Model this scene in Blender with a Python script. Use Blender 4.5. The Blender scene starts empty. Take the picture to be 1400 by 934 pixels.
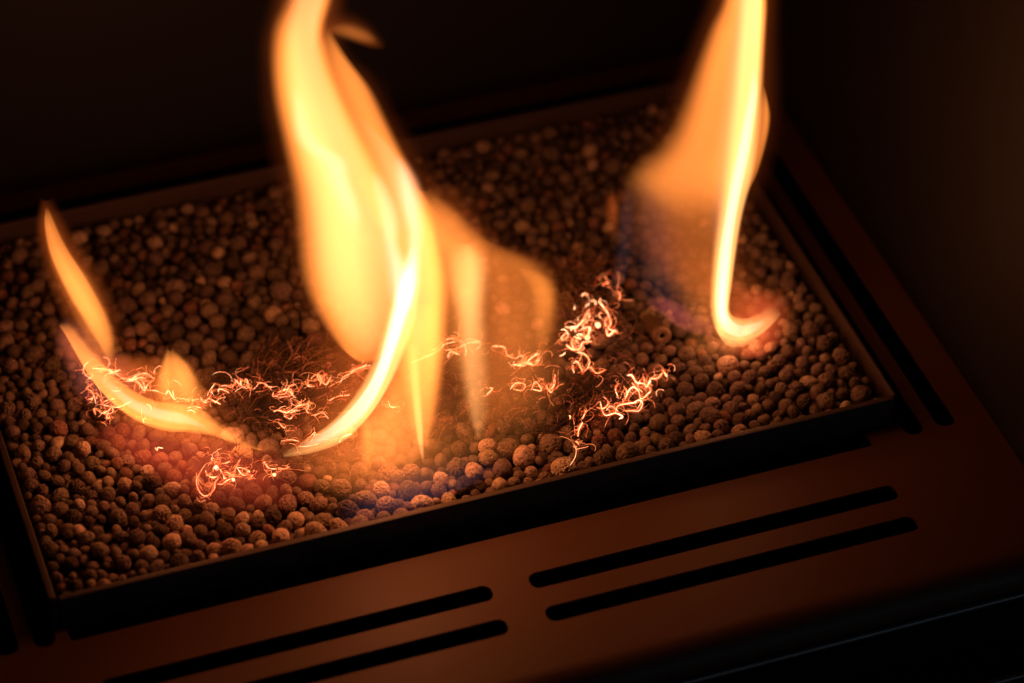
import bpy, bmesh, math, random, zlib, base64
import numpy as np
from mathutils import Vector
from mathutils.geometry import tessellate_polygon

scene = bpy.context.scene
COL = scene.collection
random.seed(7)
rng = np.random.default_rng(7)

# ------------------------------------------------------------------ camera
CAM = np.array([-0.125900, -0.955496, 0.989530])
FWD = np.array([0.248125, 0.705323, -0.664044]); UP = np.array([0.215755, 0.628026, 0.747685]); RIGHT = np.array([0.944396, -0.328790, 0.003652])
FPX = 4300.884          # focal length in pixels of the 1400 px wide photograph
cam_d = bpy.data.cameras.new('camera')
cam = bpy.data.objects.new('camera', cam_d)
COL.objects.link(cam)
from mathutils import Matrix
cam.matrix_world = Matrix(((RIGHT[0], UP[0], -FWD[0], CAM[0]), (RIGHT[1], UP[1], -FWD[1], CAM[1]),
                           (RIGHT[2], UP[2], -FWD[2], CAM[2]), (0, 0, 0, 1)))
cam_d.sensor_width = 36.0
cam_d.lens = 36.0 * FPX / 1400.0
cam_d.clip_start = 0.05
cam_d.clip_end = 20.0
cam_d.dof.use_dof = True
cam_d.dof.focus_distance = FOCUS = 1.437
cam_d.dof.aperture_fstop = 3.9
scene.camera = cam

# ------------------------------------------------------------------ world: a dark room with a little cool light
world = bpy.data.worlds.new('World'); scene.world = world
world.use_nodes = True
world.node_tree.nodes['Background'].inputs[0].default_value = (0.55, 0.8, 1.0, 1)
world.node_tree.nodes['Background'].inputs[1].default_value = 0.0035
scene.view_settings.view_transform = 'Standard'
scene.view_settings.look = 'None'
scene.view_settings.exposure = 0.0
scene.view_settings.gamma = 1.0
scene.render.engine = 'CYCLES'
scene.cycles.use_denoising = True
scene.cycles.transparent_max_bounces = 96
scene.cycles.max_bounces = 6
scene.cycles.diffuse_bounces = 3
scene.cycles.volume_bounces = 0
scene.cycles.sample_clamp_indirect = 4.0

rl = bpy.data.lights.new('room_light', 'AREA'); rl.energy = 0.65; rl.color = (0.55, 0.8, 1.0); rl.size = 0.9
ro = bpy.data.objects.new('room_light', rl); COL.objects.link(ro)
ro.location = (0.9, -1.7, 0.12); ro.rotation_euler = (math.radians(92), 0, math.radians(20))

# ------------------------------------------------------------------ helpers
def ray(px, py):
    v = RIGHT * ((px - 700) / FPX) - UP * ((py - 467) / FPX) + FWD
    return v
def on_height(px, py, z):
    """the place at height z that is seen at this point of the photograph"""
    v = ray(px, py)
    return CAM + v * ((z - CAM[2]) / v[2])
NRM = np.array([FWD[0], FWD[1], 0.0]); NRM /= np.linalg.norm(NRM)
def on_upright(px, py, base):
    """the place on the upright plane through base that faces the hearth opening"""
    v = ray(px, py)
    return CAM + v * (np.dot(base - CAM, NRM) / np.dot(v, NRM))

def mesh_obj(name, verts, faces, mat=None, parent=None, smooth=False):
    me = bpy.data.meshes.new(name)
    me.from_pydata([tuple(v) for v in verts], [], [tuple(f) for f in faces])
    me.update()
    if smooth:
        me.polygons.foreach_set('use_smooth', [True] * len(me.polygons))
    if mat: me.materials.append(mat)
    o = bpy.data.objects.new(name, me); COL.objects.link(o)
    if parent: o.parent = parent
    return o
def from_bm(name, bm, mat=None, parent=None, smooth=False):
    me = bpy.data.meshes.new(name); bm.to_mesh(me); bm.free()
    if smooth: me.polygons.foreach_set('use_smooth', [True] * len(me.polygons))
    if mat: me.materials.append(mat)
    o = bpy.data.objects.new(name, me); COL.objects.link(o)
    if parent: o.parent = parent
    return o
def thing(name, label, cat, loc=(0, 0, 0), group=None):
    o = bpy.data.objects.new(name, None); COL.objects.link(o)
    o.empty_display_size = 0.01
    o.location = loc
    tag(o, label, cat, group)
    return o
def tag(o, label, cat, group=None):
    o['label'] = label; o['category'] = cat
    if group: o['group'] = group
def child_of(o, parent):
    """parent o without moving it"""
    o.parent = parent
    o.matrix_parent_inverse = Matrix.Translation(parent.location).inverted()
    return o
def box(name, x0, x1, y0, y1, z0, z1, mat, parent=None, bevel=0.0006):
    bm = bmesh.new()
    bmesh.ops.create_cube(bm, size=1)
    for v in bm.verts:
        v.co = Vector(((x0 + x1) / 2 + v.co.x * (x1 - x0), (y0 + y1) / 2 + v.co.y * (y1 - y0), (z0 + z1) / 2 + v.co.z * (z1 - z0)))
    if bevel:
        bmesh.ops.bevel(bm, geom=bm.edges[:], offset=bevel, segments=2, affect='EDGES', profile=0.6)
    return from_bm(name, bm, mat, parent, False)

# ------------------------------------------------------------------ materials
def nt(name):
    m = bpy.data.materials.new(name); m.use_nodes = True
    t = m.node_tree
    return m, t, t.nodes['Principled BSDF']
def lk(t, a, b): t.links.new(a, b)

def painted_metal(name, col, rough, metallic=0.0, bump=0.15, scale=900, spec=0.5):
    m, t, p = nt(name)
    tc = t.nodes.new('ShaderNodeTexCoord')
    n = t.nodes.new('ShaderNodeTexNoise'); n.inputs['Scale'].default_value = scale; n.inputs['Detail'].default_value = 4
    n2 = t.nodes.new('ShaderNodeTexNoise'); n2.inputs['Scale'].default_value = 22; n2.inputs['Detail'].default_value = 6
    lk(t, tc.outputs['Object'], n.inputs['Vector']); lk(t, tc.outputs['Object'], n2.inputs['Vector'])
    b = t.nodes.new('ShaderNodeBump'); b.inputs['Strength'].default_value = bump; b.inputs['Distance'].default_value = 0.0004
    lk(t, n.outputs['Fac'], b.inputs['Height']); lk(t, b.outputs['Normal'], p.inputs['Normal'])
    r = t.nodes.new('ShaderNodeMapRange'); r.inputs['To Min'].default_value = rough - 0.07; r.inputs['To Max'].default_value = rough + 0.07
    lk(t, n2.outputs['Fac'], r.inputs['Value']); lk(t, r.outputs['Result'], p.inputs['Roughness'])
    mx = t.nodes.new('ShaderNodeMix'); mx.data_type = 'RGBA'
    mx.inputs[6].default_value = (*[c * 0.88 for c in col], 1); mx.inputs[7].default_value = (*[c * 1.12 for c in col], 1)
    lk(t, n2.outputs['Fac'], mx.inputs[0]); lk(t, mx.outputs[2], p.inputs['Base Color'])
    p.inputs['Metallic'].default_value = metallic
    p.inputs['Specular IOR Level'].default_value = spec
    return m
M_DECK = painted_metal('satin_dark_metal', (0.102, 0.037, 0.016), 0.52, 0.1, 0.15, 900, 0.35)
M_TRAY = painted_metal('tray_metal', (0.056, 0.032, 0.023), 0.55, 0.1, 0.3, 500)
M_WALL = painted_metal('black_firebox_paint', (0.009, 0.0075, 0.007), 0.6, 0.0, 0.3, 300, 0.3)
M_VOID = painted_metal('soot_black', (0.01, 0.01, 0.01), 0.9, 0.0, 0.2, 200, 0.05)
M_LIP = painted_metal('dark_steel_trim', (0.16, 0.13, 0.125), 0.33, 0.6)
M_NOZZLE = painted_metal('heat_stained_brass', (0.22, 0.13, 0.07), 0.5, 0.3, 0.5, 700)

def pebble_material(name, per_object):
    m, t, p = nt(name)
    tc = t.nodes.new('ShaderNodeTexCoord')
    sep = None
    if per_object:
        info = t.nodes.new('ShaderNodeObjectInfo')
        tint = info.outputs['Color']
    else:
        at = t.nodes.new('ShaderNodeAttribute'); at.attribute_name = 'tone'
        tint = at.outputs['Color']
    vec = tc.outputs['Object']
    n1 = t.nodes.new('ShaderNodeTexNoise'); n1.inputs['Scale'].default_value = 2.2 if per_object else 480; n1.inputs['Detail'].default_value = 8; n1.inputs['Roughness'].default_value = 0.7
    n2 = t.nodes.new('ShaderNodeTexNoise'); n2.inputs['Scale'].default_value = 11 if per_object else 2400; n2.inputs['Detail'].default_value = 5; n2.inputs['Roughness'].default_value = 0.75
    vo = t.nodes.new('ShaderNodeTexVoronoi'); vo.inputs['Scale'].default_value = 7 if per_object else 1500
    for n in (n1, n2, vo): lk(t, vec, n.inputs['Vector'])
    cr = t.nodes.new('ShaderNodeValToRGB')
    e = cr.color_ramp.elements
    e[0].position = 0.30; e[0].color = (0.45, 0.40, 0.38, 1)
    e[1].position = 0.68; e[1].color = (1.30, 1.32, 1.35, 1)
    x = e.new(0.5); x.color = (0.95, 0.92, 0.9, 1)
    lk(t, n1.outputs['Fac'], cr.inputs['Fac'])
    cr2 = t.nodes.new('ShaderNodeValToRGB')
    e = cr2.color_ramp.elements
    e[0].position = 0.36; e[0].color = (0.38, 0.34, 0.32, 1)
    e[1].position = 0.62; e[1].color = (1.18, 1.18, 1.18, 1)
    lk(t, n2.outputs['Fac'], cr2.inputs['Fac'])
    a = t.nodes.new('ShaderNodeMix'); a.data_type = 'RGBA'; a.blend_type = 'MULTIPLY'; a.inputs[0].default_value = 1
    lk(t, tint, a.inputs[6]); lk(t, cr.outputs['Color'], a.inputs[7])
    b = t.nodes.new('ShaderNodeMix'); b.data_type = 'RGBA'; b.blend_type = 'MULTIPLY'; b.inputs[0].default_value = 1
    lk(t, a.outputs[2], b.inputs[6]); lk(t, cr2.outputs['Color'], b.inputs[7])
    lk(t, b.outputs[2], p.inputs['Base Color'])
    p.inputs['Roughness'].default_value = 0.82
    p.inputs['Specular IOR Level'].default_value = 0.3
    pit = t.nodes.new('ShaderNodeMapRange'); pit.inputs['From Min'].default_value = 0.0; pit.inputs['From Max'].default_value = 0.35
    lk(t, vo.outputs['Distance'], pit.inputs['Value'])
    add = t.nodes.new('ShaderNodeMath'); add.operation = 'ADD'
    lk(t, pit.outputs['Result'], add.inputs[0]); lk(t, n2.outputs['Fac'], add.inputs[1])
    bp = t.nodes.new('ShaderNodeBump'); bp.inputs['Strength'].default_value = 0.75; bp.inputs['Distance'].default_value = 0.0006
    lk(t, add.outputs[0], bp.inputs['Height']); lk(t, bp.outputs['Normal'], p.inputs['Normal'])
    return m
M_PEB = pebble_material('fired_clay', True)
M_PEBS = pebble_material('fired_clay_mass', False)
TONES = {0: (0.26, 0.186, 0.146), 1: (0.62, 0.46, 0.35), 2: (0.13, 0.088, 0.066), 3: (0.28, 0.145, 0.10)}

m, t, p = nt('lit_wool'); M_WOOL_LIT = m
p.inputs['Base Color'].default_value = (0.42, 0.21, 0.09, 1); p.inputs['Roughness'].default_value = 0.45  # lighter coppery copy of the wool: firelit sheen put into the colour
m, t, p = nt('charred_wool'); M_WOOL = m
p.inputs['Base Color'].default_value = (0.05, 0.028, 0.018, 1); p.inputs['Roughness'].default_value = 0.6

def glow_material(name, hot, dim, strength, scale):
    """a glowing wire: its heat varies along its length"""
    m = bpy.data.materials.new(name); m.use_nodes = True
    t = m.node_tree; t.nodes.clear()
    out = t.nodes.new('ShaderNodeOutputMaterial'); em = t.nodes.new('ShaderNodeEmission')
    tc = t.nodes.new('ShaderNodeTexCoord'); n = t.nodes.new('ShaderNodeTexNoise')
    n.inputs['Scale'].default_value = scale; n.inputs['Detail'].default_value = 2
    lk(t, tc.outputs['Object'], n.inputs['Vector'])
    cr = t.nodes.new('ShaderNodeValToRGB')
    e = cr.color_ramp.elements
    e[0].position = 0.36; e[0].color = (*dim, 1); e[1].position = 0.60; e[1].color = (*hot, 1)
    lk(t, n.outputs['Fac'], cr.inputs['Fac']); lk(t, cr.outputs['Color'], em.inputs['Color'])
    em.inputs['Strength'].default_value = strength
    lk(t, em.outputs[0], out.inputs['Surface'])
    return m
M_GLOW = glow_material('glowing_wire', (1.0, 0.44, 0.19), (1.0, 0.15, 0.04), 4.0, 260)
M_HOT = glow_material('white_hot_wire', (1.0, 0.50, 0.24), (1.0, 0.24, 0.08), 4.6, 200)
M_CURL = glow_material('orange_hot_curl', (1.0, 0.24, 0.07), (0.6, 0.04, 0.008), 2.6, 240)
M_RED = glow_material('dull_red_wire', (0.8, 0.13, 0.04), (0.16, 0.015, 0.005), 1.0, 220)

TK = 0.010        # 10 mm of burning gas shows its colour once
def gas(name, col, k=1.0):
    m = bpy.data.materials.new(name); m.use_nodes = True
    t = m.node_tree; t.nodes.clear()
    out = t.nodes.new('ShaderNodeOutputMaterial'); em = t.nodes.new('ShaderNodeEmission')
    em.inputs['Color'].default_value = (*col, 1)
    em.inputs['Strength'].default_value = k / TK / 1.33
    lk(t, em.outputs[0], out.inputs['Volume'])
    return m
G_ORANGE = gas('burning_gas_orange', (1.0, 0.275, 0.046), 1.40)
G_DEEP = gas('burning_gas_deep_orange', (1.0, 0.29, 0.05), 1.75)
G_YELLOW = gas('burning_gas_yellow', (1.0, 0.42, 0.12), 1.3)
G_WHITE = gas('burning_gas_white', (1.0, 0.66, 0.55), 1.1)
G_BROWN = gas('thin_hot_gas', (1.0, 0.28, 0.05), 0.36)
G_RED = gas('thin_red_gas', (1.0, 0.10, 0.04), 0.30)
G_BLUE = gas('thin_blue_gas', (0.90, 0.55, 0.72), 0.022)
G_AMBER = gas('thin_amber_gas', (1.0, 0.27, 0.04), 1.2)
G_PALE = gas('burning_gas_pale', (0.4, 0.30, 0.22), 0.65)
G_HALO = gas('wire_halo', (1.0, 0.085, 0.018), 2.4)  # red emission for the lens halo around the wires
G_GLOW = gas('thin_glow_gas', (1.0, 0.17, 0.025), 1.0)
G_PINK = gas('thin_pink_gas', (1.0, 0.17, 0.13), 0.26)
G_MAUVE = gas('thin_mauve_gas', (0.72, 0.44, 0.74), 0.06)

# ------------------------------------------------------------------ the fireplace
Z = -0.015        # deck level; the tray's rim is at 0
W, D = 0.400, 0.262
def arc(cx, cy, r, a0, a1, n=8):
    return [(cx + r * math.cos(a0 + (a1 - a0) * i / n), cy + r * math.sin(a0 + (a1 - a0) * i / n)) for i in range(n + 1)]
def slot(x0, x1, y0, y1, r):
    h = math.pi / 2
    return (arc(x1 - r, y0 + r, r, -h, 0) + arc(x1 - r, y1 - r, r, 0, h) + arc(x0 + r, y1 - r, r, h, 2 * h) + arc(x0 + r, y0 + r, r, 2 * h, 3 * h))
well = [(0.006, -0.0115), (0.382, -0.0115)] + arc(0.382, -0.0095, 0.002, -math.pi / 2, 0, 4) + [(0.384, -0.0006), (0.4018, -0.0006)] \
    + arc(0.4065, -0.0065, 0.0047, math.pi, 2 * math.pi, 10) + [(0.4112, 0.25), (0.4006, 0.25), (0.4006, 0.2626), (0.392, 0.2626), (0.392, 0.288), (0.008, 0.288), (0.008, 0.2626), (-0.0006, 0.2626), (-0.0006, 0.25), (-0.0112, 0.25)] \
    + arc(-0.0065, -0.0065, 0.0047, math.pi, 2 * math.pi, 10) + [(-0.0018, -0.0006), (0.004, -0.0006)] + arc(0.006, -0.0095, 0.002, math.pi, 1.5 * math.pi, 4)
SR = 0.0042
holes = [well,
         slot(0.0100, 0.1865, -0.0475, -0.0378, SR), slot(0.2040, 0.3820, -0.0475, -0.0378, SR),
         slot(0.0098, 0.1863, -0.0688, -0.0592, SR), slot(0.2042, 0.3822, -0.0688, -0.0592, SR),
         slot(0.4180, 0.4278, -0.0105, 0.21, SR), slot(-0.0278, -0.0180, -0.0105, 0.21, SR)]
X0, X1, YB, YF = -0.044, 0.444, 0.300, -0.0945
outer = [(X0, YF), (X1, YF), (X1, YB), (X0, YB)]
def plate_mesh(name, loops, z0, z1, mat):
    pts, faces = [], []
    polys = [[Vector((x, y, 0)) for x, y in l] for l in loops]
    tri = tessellate_polygon(polys)
    flat = [q for l in loops for q in l]
    n = len(flat)
    verts = [(x, y, z1) for x, y in flat] + [(x, y, z0) for x, y in flat]
    for a, b, c in tri:
        (ax, ay), (bx, by), (cx, cy) = flat[a], flat[b], flat[c]
        if (bx - ax) * (cy - ay) - (by - ay) * (cx - ax) < 0: b, c = c, b
        faces.append((a, b, c)); faces.append((a + n, c + n, b + n))
    i = 0
    for l in loops:
        k = len(l)
        for j in range(k):
            a, b = i + j, i + (j + 1) % k
            faces.append((a, a + n, b + n, b))
        i += k
    o = mesh_obj(name, verts, faces, mat)
    bm = bmesh.new(); bm.from_mesh(o.data); bmesh.ops.recalc_face_normals(bm, faces=bm.faces[:]); bm.to_mesh(o.data); bm.free()
    return o

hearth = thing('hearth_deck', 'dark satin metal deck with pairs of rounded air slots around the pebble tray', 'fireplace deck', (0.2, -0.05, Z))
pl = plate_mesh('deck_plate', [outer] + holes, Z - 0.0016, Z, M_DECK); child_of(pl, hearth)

def sweep(name, prof, x0, x1, mat, smooth=True, n=2):
    v, f = [], []
    k = len(prof)
    for i in range(n):
        x = x0 + (x1 - x0) * i / (n - 1)
        v += [(x, y, z) for y, z in prof]
    for i in range(n - 1):
        for j in range(k - 1):
            a = i * k + j
            f.append((a, a + 1, a + k + 1, a + k))
    return mesh_obj(name, v, f, mat, None, smooth)
R1 = 0.012
bend = [(YF + 0.0002, Z)] + [(YF - R1 * math.sin(a), Z - R1 + R1 * math.cos(a)) for a in np.linspace(0, math.pi / 2, 14)]
bend += [(YF - R1, Z - R1 - 0.002)]
o = sweep('rolled_front_edge', bend, X0, X1, M_DECK); child_of(o, hearth)
def bead(yc, zc, r, n=12):
    return [(yc + r * math.cos(a), zc + r * math.sin(a)) for a in np.linspace(0.5 * math.pi, -0.9 * math.pi + 0, n)][::1]
def rod(name, yc, zc, r, x0, x1, mat):
    prof = [(yc + r * math.cos(a), zc + r * math.sin(a)) for a in np.linspace(0, 2 * math.pi, 15)]
    return sweep(name, prof, x0, x1, mat)
o = rod('front_trim_bead', YF - R1 - 0.0012, Z - R1 - 0.0030, 0.0019, X0, X1, M_LIP); child_of(o, hearth)
o = box('front_skirt', X0, X1, YF - R1 - 0.003, YF - R1 - 0.0002, -0.12, Z - R1 - 0.0062, M_VOID, None, 0); child_of(o, hearth)

rail = thing('lower_front_rail', 'black rail below the front edge of the deck at the lower right corner', 'rail', (0.2, -0.13, -0.062))
o = rod('rail_edge', -0.1345, -0.052, 0.0016, X0, X1 + 0.3, M_LIP); child_of(o, rail)
o = box('rail_face', X0, X1 + 0.3, -0.1345, -0.112, -0.12, -0.0522, M_VOID, None, 0.0); child_of(o, rail)

bw = box('back_wall', X0 - 0.01, X1 + 0.01, YB + 0.0004, YB + 0.006, -0.10, 0.62, M_WALL, None, 0.0)
tag(bw, 'black back wall of the firebox behind the pebble tray', 'wall')
rw = box('side_wall', X1 + 0.0004, X1 + 0.006, YF - R1, YB, -0.10, 0.62, M_WALL, None, 0.0)
tag(rw, 'dark side wall of the firebox right of the tray, faintly lit brown', 'wall')
lw = box('side_wall', X0 - 0.006, X0 - 0.0004, YF - R1, YB, -0.10, 0.62, M_WALL, None, 0.0)
tag(lw, 'black side wall of the firebox left of the tray', 'wall')
fl = box('floor', -1.2, 1.6, -1.2, 1.0, -0.135, -0.125, M_VOID, None, 0.0); fl['kind'] = 'structure'

# the tray
T = 0.003
tray = thing('burner_tray', 'shallow rectangular metal tray filled with clay pebbles', 'tray', (0.2, 0.131, -0.03))
ZB = -0.030
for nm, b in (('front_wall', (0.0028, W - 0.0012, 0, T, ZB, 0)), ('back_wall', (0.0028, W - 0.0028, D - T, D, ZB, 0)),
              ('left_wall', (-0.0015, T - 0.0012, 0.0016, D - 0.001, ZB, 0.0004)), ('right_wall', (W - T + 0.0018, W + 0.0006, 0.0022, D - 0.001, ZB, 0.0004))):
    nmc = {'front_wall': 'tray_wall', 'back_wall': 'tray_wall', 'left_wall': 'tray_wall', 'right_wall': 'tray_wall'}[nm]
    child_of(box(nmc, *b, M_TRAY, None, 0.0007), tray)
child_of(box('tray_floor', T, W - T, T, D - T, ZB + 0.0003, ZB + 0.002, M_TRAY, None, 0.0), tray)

# ------------------------------------------------------------------ pebbles
ico_cache = {}
def ico(level):
    if level not in ico_cache:
        bm = bmesh.new(); bmesh.ops.create_icosphere(bm, subdivisions=level, radius=1)
        v = np.array([q.co[:] for q in bm.verts]); v /= np.linalg.norm(v, axis=1)[:, None]
        f = np.array([[q.index for q in g.verts] for g in bm.faces], dtype=np.int32)
        bm.free(); ico_cache[level] = (v, f)
    return ico_cache[level]
NV = 14
def pebble_shape(seed, level):
    """one knobbly, pitted ball of radius about 1"""
    r = np.random.default_rng(1000 + seed)
    v, f = ico(level)
    h = np.zeros(len(v))
    for freq, amp, n in ((1.3, 0.055, 4), (2.6, 0.035, 6), (5.5, 0.016, 9), (11, 0.009, 12)):
        for _ in range(n):
            k = r.normal(size=3); k *= freq / np.linalg.norm(k) * r.uniform(0.7, 1.4)
            h += amp * 1.5 / math.sqrt(n) * np.sin(v @ k + r.uniform(0, 6.3))
    if seed % 5 == 3: npit, dmax = 150, 0.12          # a smoother one
    elif seed % 5 == 1: npit, dmax = 420, 0.18
    else: npit, dmax = 300, 0.155
    if level >= 4:
        for _ in range(npit):
            d = r.normal(size=3); d /= np.linalg.norm(d)
            a = r.uniform(0.05, 0.145) * (1.0 if r.random() > 0.06 else 1.8)
            c = v @ d; m = c > math.cos(a * 1.6)
            x = np.arccos(np.clip(c[m], -1, 1)) / a
            h[m] += -dmax * r.uniform(0.35, 1) * min(1, a / 0.09) * np.clip(1 - x * x, 0, 1) + 0.010 * np.exp(-((x - 1.1) / 0.25) ** 2)
    e = r.uniform(0.88, 1.0, 3); e[0] = 1.06
    if seed % 7 == 2: e = np.array([1.2, 0.92, 0.88])
    if seed % 7 == 5: e = np.array([1.08, 1.05, 0.84])
    return v * (1 + h)[:, None] * e, f
variants = []
for i in range(NV):
    v, f = pebble_shape(i, 5)
    me = bpy.data.meshes.new('clay_pebble')
    me.from_pydata(v.tolist(), [], f.tolist()); me.update()
    me.polygons.foreach_set('use_smooth', [True] * len(me.polygons))
    me.materials.append(M_PEB)
    variants.append(me)

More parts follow.
